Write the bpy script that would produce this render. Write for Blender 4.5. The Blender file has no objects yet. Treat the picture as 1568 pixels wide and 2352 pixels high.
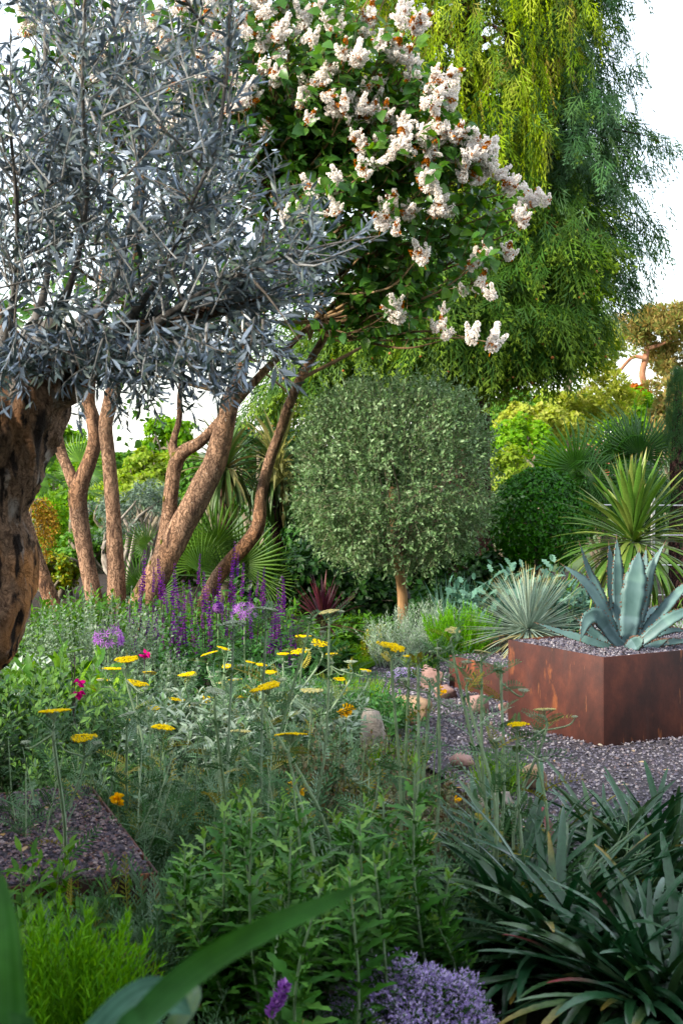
import bpy, math, random
import numpy as np
from mathutils import Matrix, Vector

rng = np.random.default_rng(11)
random.seed(11)
SC = bpy.context.scene
COL = SC.collection

# ------------------------------------------------------------------ camera
CAM_H, FPX, CX, HZ = 1.5, 3267.0, 784.0, 1050.0     # picture 1568 x 2352 units, level camera with a falling lens shift
cam_d = bpy.data.cameras.new("camera")
cam = bpy.data.objects.new("camera", cam_d)
COL.objects.link(cam)
cam.location = (0, 0, CAM_H)
cam.rotation_euler = (math.radians(90), 0, 0)
cam_d.sensor_fit = 'VERTICAL'
cam_d.sensor_height = 36.0
cam_d.lens = 50.0
cam_d.shift_y = -(1176 - HZ) / 2352.0
cam_d.clip_start = 0.05
cam_d.clip_end = 9000
cam_d.dof.use_dof = True
cam_d.dof.focus_distance = 8.5
cam_d.dof.aperture_fstop = 8.0
SC.camera = cam

# ------------------------------------------------------------------ light
SUN_EL, SUN_AZ = math.radians(22), math.radians(238)   # azimuth clockwise from +Y: behind the camera, to its left
w = bpy.data.worlds.new("World")
SC.world = w
w.use_nodes = True
nt = w.node_tree
sky = nt.nodes.new('ShaderNodeTexSky')
sky.sky_type = 'NISHITA'
sky.sun_disc = False
sky.sun_elevation = SUN_EL
sky.sun_rotation = SUN_AZ
sky.air_density = 1.0
sky.dust_density = 1.0
sky.ozone_density = 1.0
# thin bright cloud veil over the whole sky
veil = nt.nodes.new('ShaderNodeMix')
veil.data_type = 'RGBA'
veil.inputs[0].default_value = .62
veil.inputs[7].default_value = (3.9, 3.95, 4.05, 1)
nt.links.new(sky.outputs[0], veil.inputs[6])
nt.links.new(veil.outputs[2], nt.nodes['Background'].inputs[0])
nt.nodes['Background'].inputs[1].default_value = 0.14
sd = bpy.data.lights.new("sun", 'SUN')
sd.energy = 2.3
sd.angle = math.radians(6)
sd.color = (1.0, 0.92, 0.79)
sun = bpy.data.objects.new("sun", sd)
COL.objects.link(sun)
sdir = Vector((math.sin(SUN_AZ) * math.cos(SUN_EL), math.cos(SUN_AZ) * math.cos(SUN_EL), math.sin(SUN_EL)))
sun.rotation_euler = sdir.to_track_quat('Z', 'Y').to_euler()
vs = SC.view_settings
vs.view_transform = 'Standard'
vs.look = 'None'
vs.exposure = 2.0
vs.gamma = 1.0
vs.use_curve_mapping = False
SC.cycles.max_bounces = 6
SC.cycles.diffuse_bounces = 2
SC.cycles.glossy_bounces = 2
SC.cycles.transmission_bounces = 3
SC.cycles.transparent_max_bounces = 4
SC.cycles.use_denoising = True


# ------------------------------------------------------------------ helpers
def P(px, py, d):
    return np.array([(px - CX) / FPX * d, d, CAM_H + (HZ - py) / FPX * d])


def proj(V):
    return CX + V[:, 0] / V[:, 1] * FPX, HZ - (V[:, 2] - CAM_H) / V[:, 1] * FPX


def nz(a):
    return a / np.maximum(np.linalg.norm(a, axis=-1, keepdims=True), 1e-9)


def rdir(n):
    return nz(rng.normal(size=(n, 3)))


def U(a, b, n=None):
    return rng.uniform(a, b, n)


def vnoise(p, seed=0):
    """value noise, p (n,3) -> (n,) in -1..1"""
    i = np.floor(p).astype(np.int64)
    f = p - i
    f = f * f * (3 - 2 * f)
    out = np.zeros(len(p))
    for dx in (0, 1):
        for dy in (0, 1):
            for dz in (0, 1):
                h = (i[:, 0] + dx) * 374761393 + (i[:, 1] + dy) * 668265263 + (i[:, 2] + dz) * 2147483647 + seed * 974711
                h = (h ^ (h >> 13)) * 1274126177
                h = (h ^ (h >> 16)) & 0xFFFF
                out += (h / 32767.5 - 1) * np.where(dx, f[:, 0], 1 - f[:, 0]) * np.where(dy, f[:, 1], 1 - f[:, 1]) * np.where(dz, f[:, 2], 1 - f[:, 2])
    return out


def fbm(p, o=3, seed=0):
    s, a = 0, 1.0
    for k in range(o):
        s = s + a * vnoise(p * 2 ** k, seed + k)
        a *= .5
    return s


class Tm:
    """a small template shape: points, faces (arrays by corner count), along-coordinate"""
    def __init__(self, V, F, t=None):
        self.V = np.asarray(V, float)
        by = {}
        for f in F:
            by.setdefault(len(f), []).append(f)
        self.F = [np.array(v, np.int64) for v in by.values()]
        self.t = np.zeros(len(self.V)) if t is None else np.asarray(t, float)
        self.r = None


class MB:
    def __init__(self):
        self.V, self.L, self.S, self.R, self.T, self.M, self.n = [], [], [], [], [], [], 0

    def add(self, V, Fs, rnd=0.0, t=0.0, mi=0):
        V = np.asarray(V, float)
        if isinstance(Fs, np.ndarray):
            Fs = [Fs]
        for F in Fs:
            self.L.append((F + self.n).ravel())
            self.S.append(np.full(len(F), F.shape[1], np.int64))
            self.M.append(np.full(len(F), mi, np.int64))
        self.V.append(V)
        self.R.append(np.broadcast_to(np.asarray(rnd, float), (len(V),)))
        self.T.append(np.broadcast_to(np.asarray(t, float), (len(V),)))
        self.n += len(V)
        return self

    def scatter(self, tm, M, T, rnd=None, mi=0):
        N, k = len(T), len(tm.V)
        if N == 0:
            return self
        V = np.einsum('nij,kj->nki', M, tm.V) + T[:, None, :]
        if rnd is None:
            rnd = rng.random(N)
        off = (np.arange(N) * k)[:, None, None]
        Fs = [(F[None] + off).reshape(-1, F.shape[1]) for F in tm.F]
        R = np.repeat(rnd, k) if tm.r is None else np.tile(tm.r, N)
        return self.add(V.reshape(-1, 3), Fs, R, np.tile(tm.t, N), mi)

    def mesh(self, name, mats, smooth=False, origin=None):
        V = np.concatenate(self.V)
        if origin is not None:
            V = V - np.asarray(origin)
        L = np.concatenate(self.L)
        S = np.concatenate(self.S)
        me = bpy.data.meshes.new(name)
        me.vertices.add(len(V))
        me.vertices.foreach_set('co', V.ravel().astype(np.float32))
        me.loops.add(len(L))
        me.loops.foreach_set('vertex_index', L.astype(np.int32))
        me.polygons.add(len(S))
        st = np.concatenate([[0], np.cumsum(S)[:-1]])
        me.polygons.foreach_set('loop_start', st.astype(np.int32))
        me.polygons.foreach_set('material_index', np.concatenate(self.M).astype(np.int32))
        if smooth:
            me.polygons.foreach_set('use_smooth', np.ones(len(S), bool))
        a = me.attributes.new('rnd', 'FLOAT', 'POINT')
        a.data.foreach_set('value', np.concatenate(self.R).astype(np.float32))
        a = me.attributes.new('t', 'FLOAT', 'POINT')
        a.data.foreach_set('value', np.concatenate(self.T).astype(np.float32))
        for m in (mats if isinstance(mats, (list, tuple)) else [mats]):
            me.materials.append(m)
        me.update(calc_edges=True)
        return me

    def build(self, name, mats, parent=None, smooth=False, kind=None):
        """points are world coordinates; a child's mesh is moved to its parent's base"""
        o = np.zeros(3)
        p = parent
        while p is not None:
            o += np.array(p.location)
            p = p.parent
        return put(name, self.mesh(name, mats, smooth, o), parent, kind=kind)


def put(name, me, parent=None, loc=None, mat=None, kind=None):
    o = bpy.data.objects.new(name, me)
    COL.objects.link(o)
    if parent is not None:
        o.parent = parent
    if mat is not None:
        o.matrix_basis = mat
    elif loc is not None:
        o.location = loc
    if kind:
        o['kind'] = kind
    return o


def thing(name, label, cat, loc=(0, 0, 0), group=None, kind=None):
    o = put(name, None, loc=tuple(float(v) for v in loc))
    tag(o, label, cat, group, kind)
    return o


def tag(o, label=None, cat=None, group=None, kind=None):
    if label:
        o['label'] = label
    if cat:
        o['category'] = cat
    if group:
        o['group'] = group
    if kind:
        o['kind'] = kind
    return o


def frames(D, N, s):
    """columns: width, length, normal; s (n,) or (n,3)"""
    D = nz(D)
    X = np.cross(D, N)
    bad = np.linalg.norm(X, axis=1) < 1e-4
    if bad.any():
        X[bad] = np.cross(D[bad], np.array([.31, .82, .47]))
    X = nz(X)
    Z = np.cross(X, D)
    M = np.stack([X, D, Z], axis=2)
    s = np.asarray(s, float)
    if s.ndim == 1:
        s = s[:, None].repeat(3, 1)
    return M * s[:, None, :]


def mat4(M, T):
    m = Matrix.Identity(4)
    for i in range(3):
        for j in range(3):
            m[i][j] = float(M[i, j])
        m[i][3] = float(T[i])
    return m


def tubes(mb, paths, r0, r1, k=4, rnd=None, mi=0, power=1.0):
    """paths (N,n,3)"""
    paths = np.asarray(paths, float)
    N, n, _ = paths.shape
    t = np.linspace(0, 1, n)
    r0, r1 = np.broadcast_to(r0, (N,)), np.broadcast_to(r1, (N,))
    R = r0[:, None] + (r1 - r0)[:, None] * (t ** power)[None]
    T = nz(np.gradient(paths, axis=1))
    ref = np.where(np.abs(T[:, :1, 2:3]) > .9, np.array([1., 0, 0]), np.array([0, 0, 1.]))
    A = nz(np.cross(T, np.broadcast_to(ref, T.shape)))
    B = np.cross(T, A)
    an = np.arange(k) * 2 * np.pi / k
    V = paths[:, :, None] + R[:, :, None, None] * (np.cos(an)[None, None, :, None] * A[:, :, None] + np.sin(an)[None, None, :, None] * B[:, :, None])
    i, j = np.meshgrid(np.arange(n - 1), np.arange(k), indexing='ij')
    q = np.stack([i * k + j, i * k + (j + 1) % k, (i + 1) * k + (j + 1) % k, (i + 1) * k + j], -1).reshape(-1, 4)
    F = (q[None] + (np.arange(N) * n * k)[:, None, None]).reshape(-1, 4)
    if rnd is None:
        rnd = rng.random(N)
    mb.add(V.reshape(-1, 3), F, np.repeat(rnd, n * k), np.tile(np.repeat(t, k), N), mi)
    return mb


def spline(pts, n):
    """Catmull-Rom through pts (m, c) -> (n, c)"""
    p = np.asarray(pts, float)
    p = np.vstack([2 * p[0] - p[1], p, 2 * p[-1] - p[-2]])
    m = len(p) - 3
    u = np.linspace(0, m - 1e-6, n)
    i = u.astype(int)
    f = (u - i)[:, None]
    a, b, c, d = p[i], p[i + 1], p[i + 2], p[i + 3]
    return .5 * (2 * b + (c - a) * f + (2 * a - 5 * b + 4 * c - d) * f ** 2 + (3 * b - a - 3 * c + d) * f ** 3)


def trunk(mb, ctl, n=40, k=18, amp=.08, fq=6.0, seed=0, ridge=0.0, rnd=.5, mi=0, kn=0.0, fine=0.0):
    """ctl: (x,y,z,r) rows; a bark-rough tapering limb with a closed tip"""
    c = spline(ctl, n)
    pa, r = c[:, :3], c[:, 3]
    T = nz(np.gradient(pa, axis=0))
    A = nz(np.cross(T, np.array([0.13, 1., 0.07])))
    B = np.cross(T, A)
    an = np.arange(k) * 2 * np.pi / k
    D = np.cos(an)[None, :, None] * A[:, None] + np.sin(an)[None, :, None] * B[:, None]
    V = (pa[:, None] + D * r[:, None, None]).reshape(-1, 3)
    no = fbm(V * fq * np.array([1, 1, .45]), 3, seed)
    if kn:
        no = no + kn * np.maximum(0, vnoise(V * fq * .35, seed + 9)) ** 2 * 2
    if ridge:
        no = no + ridge * np.tile(np.sin(an * 9 + 1.3) + .6 * np.sin(an * 17), n) * (.5 + .5 * vnoise(V * 5, seed + 5))
    if fine:
        no = no + fine * np.abs(fbm(V * fq * np.array([4.5, 4.5, 1.1]), 2, seed + 3)) * -1.6 + fine
    V = V + (D * r[:, None, None]).reshape(-1, 3) * (amp * no)[:, None]
    i, j = np.meshgrid(np.arange(n - 1), np.arange(k), indexing='ij')
    q = np.stack([i * k + j, i * k + (j + 1) % k, (i + 1) * k + (j + 1) % k, (i + 1) * k + j], -1).reshape(-1, 4)
    V = np.vstack([V, pa[-1:] + T[-1:] * r[-1] * .5])
    cap = np.stack([(n - 1) * k + np.arange(k), (n - 1) * k + (np.arange(k) + 1) % k, np.full(k, n * k)], -1)
    mb.add(V, [q, cap], rnd, 0, mi)
    return c


def grow(S, D, Ln, n=6, grav=0.0, wander=.25):
    """paths (N,n,3) from S along D, bending by grav (z) and at random"""
    N = len(S)
    D = nz(D)
    out = [S]
    p = S.copy()
    step = (Ln / (n - 1))[:, None]
    for i in range(n - 1):
        D = nz(D + np.array([0, 0, 1.]) * np.asarray(grav).reshape(-1, 1) / (n - 1) + rng.normal(size=(N, 3)) * wander / (n - 1))
        p = p + D * step
        out.append(p)
    return np.stack(out, 1)


def along(paths, m, t0=.1, t1=1.0, jit=.5):
    """m places on each path: pos, tangent, t, path index"""
    N, n, _ = paths.shape
    t = np.linspace(t0, t1, m)[None].repeat(N, 0)
    t = np.clip(t + rng.uniform(-.5, .5, (N, m)) * jit * (t1 - t0) / m, 0, .9999)
    u = t * (n - 1)
    i = np.minimum(u.astype(int), n - 2)
    f = (u - i)[..., None]
    ar = np.arange(N)[:, None]
    a, b = paths[ar, i], paths[ar, i + 1]
    return (a + (b - a) * f).reshape(-1, 3), nz(b - a).reshape(-1, 3), t.ravel(), np.repeat(np.arange(N), m)


def perp(T, az):
    ref = np.where(np.abs(T[:, 2:3]) > .9, np.array([1., 0, 0]), np.array([0, 0, 1.]))
    A = nz(np.cross(T, ref))
    B = np.cross(T, A)
    return np.cos(az)[:, None] * A + np.sin(az)[:, None] * B


def blob(px, py, d, rx, ry, rd):
    k = d / FPX
    return (P(px, py, d), np.array([rx * k, rd, ry * k]))


def in_blobs(bl, n, lo=.0, up=None):
    """places in ellipsoids (share by size), radius lo..1; returns pos, outward direction"""
    wts = np.array([np.prod(r) ** .75 for _, r in bl])
    k = rng.choice(len(bl), n, p=wts / wts.sum())
    C, R = np.array([b[0] for b in bl])[k], np.array([b[1] for b in bl])[k]
    d = rdir(n)
    if up is not None:
        d[:, 2] = np.where(d[:, 2] < up, -d[:, 2], d[:, 2])
    rr = (lo ** 3 + (1 - lo ** 3) * rng.random(n)) ** (1 / 3)
    return C + d * R * rr[:, None], nz(d / R)


# ------------------------------------------------------------------ leaf templates (length along +Y, face up +Z)
def leaf_tm(prof, fold=.15, curl=.12, w=.2, tw=0.0):
    n = len(prof)
    V, t, F = [(0, 0, 0)], [0], []
    for i, p in enumerate(prof):
        y = (i + 1) / (n + 1)
        z = -curl * y * y
        a = tw * y
        for s in (-1, 0, 1):
            x = s * p * w
            zz = z + (abs(s) * p * w * fold)
            V.append((x * math.cos(a), y, zz + x * math.sin(a)))
            t.append(y)
    V.append((0, 1, -curl))
    t.append(1)
    F += [(0, 2, 1), (0, 3, 2)]
    for i in range(n - 1):
        a = 1 + i * 3
        F += [(a, a + 1, a + 4, a + 3), (a + 1, a + 2, a + 5, a + 4)]
    a = 1 + (n - 1) * 3
    e = len(V) - 1
    F += [(a, a + 1, e), (a + 1, a + 2, e)]
    return Tm(V, F, t)


LANCE = leaf_tm([.9, .85], w=.095, curl=.1, fold=.2)
LANCE2 = leaf_tm([.9, .8], w=.11, curl=-.12, fold=.25, tw=.5)
HEART = leaf_tm([1.05, .72], w=.42, curl=.25, fold=.22)
OVATE = leaf_tm([1.0, .8], w=.3, curl=.15, fold=.2)
OV1 = leaf_tm([1.05], w=.3, curl=.15, fold=.2)
ELLIP = leaf_tm([.95, .9], w=.2, curl=.15, fold=.25)
LONGOV = leaf_tm([.95, .8], w=.16, curl=.3, fold=.3)
ELL1 = leaf_tm([1.0], w=.24, curl=.12, fold=.25)
TINY = Tm([(0, 0, 0), (-.22, .5, .06), (.22, .5, .06), (0, 1, -.05)], [(0, 2, 3, 1)], [0, .5, .5, 1])
NEEDLE = Tm([(0, 0, 0), (-.06, .4, 0.02), (.06, .4, 0.02), (0, 1, -.05)], [(0, 2, 3, 1)], [0, .5, .5, 1])
DIAM = Tm([(0, 0, 0), (-.3, .45, .1), (.3, .45, .1), (0, 1, -.1)], [(0, 2, 3), (0, 3, 1)], [0, .5, .5, 1])
TOOTH = leaf_tm([.35, 1.1, .45, 1.15, .45, .6], w=.125, curl=.25, fold=.35)
LOBED = leaf_tm([.35, .9, .5, 1.1, .55, .9, .35], w=.17, curl=.2, fold=.3)


def feather_tm(pairs=11, w=.16, curl=.25):
    V, F, t = [], [], []
    for i in range(pairs * 2):
        s = 1 if i % 2 else -1
        y = .08 + .86 * (i // 2) / pairs
        L = w * math.sin(math.pi * (.18 + .78 * y)) ** .7
        a = math.radians(58 - 20 * y)
        bx, z = .004 * s, -curl * y * y
        tip = (s * L * math.sin(a), y + L * math.cos(a), z + .25 * L)
        b = len(V)
        h = .026
        V += [(bx, y - h * .6, z), (tip[0] * .55, y + (tip[1] - y) * .55 + h * 1.1, z + .18 * L), tip, (tip[0] * .6, y + (tip[1] - y) * .6 - h * 1.1, z + .12 * L)]
        F += [(b, b + 1, b + 2, b + 3)]
        t += [y] * 4
    b = len(V)
    V += [(-.012, 0, 0), (.012, 0, 0), (-.008, .5, -curl * .25 + .004), (.008, .5, -curl * .25 + .004), (0, 1, -curl)]
    F += [(b, b + 1, b + 3, b + 2), (b + 2, b + 3, b + 4)]
    t += [0, 0, .5, .5, 1]
    return Tm(V, F, t)


FEATHER = feather_tm(10, .14, .3)
FEATHER2 = feather_tm(8, .17, .6)


def spray_tm(pairs=9, seed=1):
    """flat drooping conifer spray: an axis with forked branchlets"""
    r = random.Random(seed)
    V, F, t = [], [], []

    def bl(p, a, L, wd, y):
        dx, dy = math.sin(a), math.cos(a)
        b = len(V)
        px, py = -dy, dx
        z0 = p[2]
        z1 = z0 - .22 * L
        m = .5
        V.extend([p, (p[0] + dx * L * m + px * wd, p[1] + dy * L * m + py * wd, z0 - .05 * L), (p[0] + dx * L, p[1] + dy * L, z1), (p[0] + dx * L * m - px * wd, p[1] + dy * L * m - py * wd, z0 - .05 * L)])
        F.append((b, b + 1, b + 2, b + 3))
        t.extend([y, y, min(1, y + .3), y])
    for i in range(pairs * 2):
        s = 1 if i % 2 else -1
        y = .05 + .85 * (i + r.random() * .5) / (pairs * 2)
        L = (.34 * (1 - y) + .1) * r.uniform(.75, 1.2)
        z = -.35 * y * y
        a = s * math.radians(r.uniform(38, 55))
        p = (0, y, z)
        bl(p, a, L, .022, y)
        pp = (p[0] + math.sin(a) * L * .42, p[1] + math.cos(a) * L * .42, z - .08 * L)
        bl(pp, a - s * .75, L * .5, .019, y)
        if i % 4 == 0:
            bl(pp, a + s * .7, L * .4, .018, y)
    bl((0, 0, 0), 0, 1.0, .015, .3)
    return Tm(V, F, t)


SPRAY = [spray_tm(5, 1), spray_tm(5, 2), spray_tm(4, 3)]


def cord_tm(n=34, seed=1):
    """hanging whip of a weeping conifer, length along +Y"""
    r = random.Random(seed)
    V, F, t = [], [], []
    for i in range(n):
        y = i / n
        a = i * 2.4 + r.random()
        L = r.uniform(.06, .12) * (1.1 - .4 * y)
        dx, dz = math.cos(a), math.sin(a)
        b = len(V)
        q = .024
        V += [(0, y, 0), (dx * L * .5 - dz * q, y + L * .55, dz * L * .5 + dx * q), (dx * L * .8, y + L * 1.3, dz * L * .8), (dx * L * .5 + dz * q, y + L * .55, dz * L * .5 - dx * q)]
        F.append((b, b + 1, b + 2, b + 3))
        t += [y] * 4
    return Tm(V, F, t)


CORD = [cord_tm(21, 1), cord_tm(19, 2)]


def ico():
    g = (1 + 5 ** .5) / 2
    V = np.array([(-1, g, 0), (1, g, 0), (-1, -g, 0), (1, -g, 0), (0, -1, g), (0, 1, g), (0, -1, -g), (0, 1, -g), (g, 0, -1), (g, 0, 1), (-g, 0, -1), (-g, 0, 1)]) / math.hypot(1, g)
    F = [(0, 11, 5), (0, 5, 1), (0, 1, 7), (0, 7, 10), (0, 10, 11), (1, 5, 9), (5, 11, 4), (11, 10, 2), (10, 7, 6), (7, 1, 8), (3, 9, 4), (3, 4, 2), (3, 2, 6), (3, 6, 8), (3, 8, 9), (4, 9, 5), (2, 4, 11), (6, 2, 10), (8, 6, 7), (9, 8, 1)]
    return V, F


ICO = Tm(*ico())
PEB = Tm([(1, 0, -.2), (-.95, .1, -.2), (.1, 1, -.2), (0, -.9, -.1), (.15, -.05, .8)], [(0, 2, 4), (2, 1, 4), (1, 3, 4), (3, 0, 4)])
OCT = Tm([(1, 0, .05), (-.95, .1, 0), (.1, 1, -.05), (0, -.9, .1), (.1, 0, 1), (-.1, .1, -1)], [(0, 2, 4), (2, 1, 4), (1, 3, 4), (3, 0, 4), (2, 0, 5), (1, 2, 5), (3, 1, 5), (0, 3, 5)])


# ------------------------------------------------------------------ materials
MATS = {}


def nodes(name):
    m = bpy.data.materials.new(name)
    m.use_nodes = True
    t = m.node_tree
    return m, t, t.nodes, t.links, t.nodes['Principled BSDF']


def ramp(t, stops):
    r = t.nodes.new('ShaderNodeValToRGB')
    e = r.color_ramp.elements
    while len(e) < len(stops):
        e.new(.5)
    for el, (p, c) in zip(e, stops):
        el.position = p
        el.color = (*c, 1)
    return r


def leafmat(name, cols, rough=.5, trans=.25, spec=.35, tip=None, base=None, sheen=0.0, tcol=None):
    """cols: colours picked leaf by leaf; tip / base: (colour, where it starts) along the leaf"""
    m, t, N, L, b = nodes(name)
    at = N.new('ShaderNodeAttribute')
    at.attribute_name = 'rnd'
    oi = N.new('ShaderNodeObjectInfo')
    ad = N.new('ShaderNodeMath')
    ad.operation = 'ADD'
    L.new(at.outputs['Fac'], ad.inputs[0])
    L.new(oi.outputs['Random'], ad.inputs[1])
    fr = N.new('ShaderNodeMath')
    fr.operation = 'FRACT'
    L.new(ad.outputs[0], fr.inputs[0])
    k = len(cols)
    rp = ramp(t, [((i + .5) / k, c) for i, c in enumerate(cols)])
    L.new(fr.outputs[0], rp.inputs[0])
    out = rp.outputs[0]
    for spec_ in (tip, base):
        if spec_ is None:
            continue
        c, p0, p1 = spec_
        a2 = N.new('ShaderNodeAttribute')
        a2.attribute_name = 't'
        mr = N.new('ShaderNodeMapRange')
        mr.inputs[1].default_value, mr.inputs[2].default_value = p0, p1
        L.new(a2.outputs['Fac'], mr.inputs[0])
        mx = N.new('ShaderNodeMix')
        mx.data_type = 'RGBA'
        L.new(mr.outputs[0], mx.inputs[0])
        L.new(out, mx.inputs[6])
        mx.inputs[7].default_value = (*c, 1)
        out = mx.outputs[2]
    # fine mottling
    tc = N.new('ShaderNodeTexCoord')
    no = N.new('ShaderNodeTexNoise')
    no.inputs['Scale'].default_value = 40
    no.inputs['Detail'].default_value = 2
    L.new(tc.outputs['Object'], no.inputs['Vector'])
    mr = N.new('ShaderNodeMapRange')
    mr.inputs[1].default_value, mr.inputs[2].default_value = .3, .7
    mr.inputs[3].default_value, mr.inputs[4].default_value = .78, 1.18
    L.new(no.outputs[0], mr.inputs[0])
    hs = N.new('ShaderNodeHueSaturation')
    L.new(mr.outputs[0], hs.inputs['Value'])
    hs.inputs['Saturation'].default_value = 1.14
    L.new(out, hs.inputs['Color'])
    out = hs.outputs[0]
    L.new(out, b.inputs['Base Color'])
    b.inputs['Roughness'].default_value = rough
    b.inputs['Specular IOR Level'].default_value = spec * .6
    if sheen:
        b.inputs['Sheen Weight'].default_value = sheen
    if trans:
        tr = N.new('ShaderNodeBsdfTranslucent')
        g = N.new('ShaderNodeHueSaturation')
        g.inputs['Hue'].default_value = .48
        g.inputs['Saturation'].default_value = 1.15
        g.inputs['Value'].default_value = 1.6
        L.new(out, g.inputs['Color'])
        L.new(g.outputs[0], tr.inputs[0])
        ms = N.new('ShaderNodeMixShader')
        ms.inputs[0].default_value = trans
        L.new(b.outputs[0], ms.inputs[1])
        L.new(tr.outputs[0], ms.inputs[2])
        L.new(ms.outputs[0], N['Material Output'].inputs[0])
    return m


def noisemat(name, stops, scale=5, detail=6, rough=.8, stretch=(1, 1, 1), bump=.3, bdist=.02, spec=.2, layers=(), bscale=None, distort=0.0):
    """stops: noise ramp; layers: (scale, lo, hi, colour, stretch) blotches over it"""
    m, t, N, L, b = nodes(name)
    tc = N.new('ShaderNodeTexCoord')

    def noise(sc, st, de, dist=0.0):
        mp = N.new('ShaderNodeMapping')
        mp.inputs['Scale'].default_value = st
        L.new(tc.outputs['Object'], mp.inputs[0])
        n = N.new('ShaderNodeTexNoise')
        n.inputs['Scale'].default_value = sc
        n.inputs['Detail'].default_value = de
        n.inputs['Roughness'].default_value = .65
        n.inputs['Distortion'].default_value = dist
        L.new(mp.outputs[0], n.inputs['Vector'])
        return n
    n1 = noise(scale, stretch, detail, distort)
    rp = ramp(t, stops)
    L.new(n1.outputs[0], rp.inputs[0])
    out = rp.outputs[0]
    for (sc, lo, hi, c, st) in layers:
        n2 = noise(sc, st, 5)
        mr = N.new('ShaderNodeMapRange')
        mr.inputs[1].default_value, mr.inputs[2].default_value = lo, hi
        L.new(n2.outputs[0], mr.inputs[0])
        mx = N.new('ShaderNodeMix')
        mx.data_type = 'RGBA'
        L.new(mr.outputs[0], mx.inputs[0])
        L.new(out, mx.inputs[6])
        mx.inputs[7].default_value = (*c, 1)
        out = mx.outputs[2]
    L.new(out, b.inputs['Base Color'])
    b.inputs['Roughness'].default_value = rough
    b.inputs['Specular IOR Level'].default_value = spec
    if bump:
        nb = noise(bscale or scale * 2.5, stretch, 6, distort)
        bp = N.new('ShaderNodeBump')
        bp.inputs['Strength'].default_value = bump
        bp.inputs['Distance'].default_value = bdist
        L.new(nb.outputs[0], bp.inputs['Height'])
        L.new(bp.outputs[0], b.inputs['Normal'])
    return m


def rndmat(name, cols, rough=.8, spec=.2):
    return leafmat(name, cols, rough, 0, spec)


def barkmat(name, dark, mid, light, scale=22, stretch=.22, bump=1.0, bdist=.02, layers=(), rough=.9, crack=(.02, .22), con=(.32, .68)):
    """plates between furrows: stretched cells, furrows darker and deeper, grain and blotches on the plates"""
    m, t, N, L, b = nodes(name)
    tc = N.new('ShaderNodeTexCoord')
    nz_ = N.new('ShaderNodeTexNoise')
    nz_.inputs['Scale'].default_value = scale * .5
    nz_.inputs['Detail'].default_value = 6
    L.new(tc.outputs['Object'], nz_.inputs['Vector'])
    mp = N.new('ShaderNodeMapping')
    mp.inputs['Scale'].default_value = (1, 1, stretch)
    mixv = N.new('ShaderNodeMix')
    mixv.data_type = 'RGBA'
    mixv.blend_type = 'ADD'
    mixv.inputs[0].default_value = .2 * 22 / scale
    L.new(tc.outputs['Object'], mixv.inputs[6])
    L.new(nz_.outputs['Color'], mixv.inputs[7])
    L.new(mixv.outputs[2], mp.inputs[0])
    vo = N.new('ShaderNodeTexVoronoi')
    vo.feature = 'DISTANCE_TO_EDGE'
    vo.inputs['Scale'].default_value = scale
    L.new(mp.outputs[0], vo.inputs['Vector'])
    gr = N.new('ShaderNodeTexNoise')
    gr.inputs['Scale'].default_value = scale * 2.2
    gr.inputs['Detail'].default_value = 7
    gr.inputs['Roughness'].default_value = .7
    L.new(mp.outputs[0], gr.inputs['Vector'])
    rp = ramp(t, [(con[0], mid), (con[1], light)])
    L.new(gr.outputs[0], rp.inputs[0])
    out = rp.outputs[0]
    for (sc, lo, hi, c, st) in layers:
        m2 = N.new('ShaderNodeMapping')
        m2.inputs['Scale'].default_value = st
        L.new(tc.outputs['Object'], m2.inputs[0])
        n2 = N.new('ShaderNodeTexNoise')
        n2.inputs['Scale'].default_value = sc
        n2.inputs['Detail'].default_value = 5
        L.new(m2.outputs[0], n2.inputs['Vector'])
        mr = N.new('ShaderNodeMapRange')
        mr.inputs[1].default_value, mr.inputs[2].default_value = lo, hi
        L.new(n2.outputs[0], mr.inputs[0])
        mx = N.new('ShaderNodeMix')
        mx.data_type = 'RGBA'
        L.new(mr.outputs[0], mx.inputs[0])
        L.new(out, mx.inputs[6])
        mx.inputs[7].default_value = (*c, 1)
        out = mx.outputs[2]
    cr = N.new('ShaderNodeMapRange')
    cr.inputs[1].default_value, cr.inputs[2].default_value = crack
    L.new(vo.outputs['Distance'], cr.inputs[0])
    mx = N.new('ShaderNodeMix')
    mx.data_type = 'RGBA'
    L.new(cr.outputs[0], mx.inputs[0])
    mx.inputs[6].default_value = (*dark, 1)
    L.new(out, mx.inputs[7])
    L.new(mx.outputs[2], b.inputs['Base Color'])
    ad = N.new('ShaderNodeMath')
    ad.operation = 'MULTIPLY_ADD'
    ad.inputs[1].default_value = .5
    L.new(gr.outputs[0], ad.inputs[0])
    L.new(cr.outputs[0], ad.inputs[2])
    bp = N.new('ShaderNodeBump')
    bp.inputs['Strength'].default_value = bump
    bp.inputs['Distance'].default_value = bdist
    L.new(ad.outputs[0], bp.inputs['Height'])
    L.new(bp.outputs[0], b.inputs['Normal'])
    b.inputs['Roughness'].default_value = rough
    b.inputs['Specular IOR Level'].default_value = .15
    return m

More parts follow.
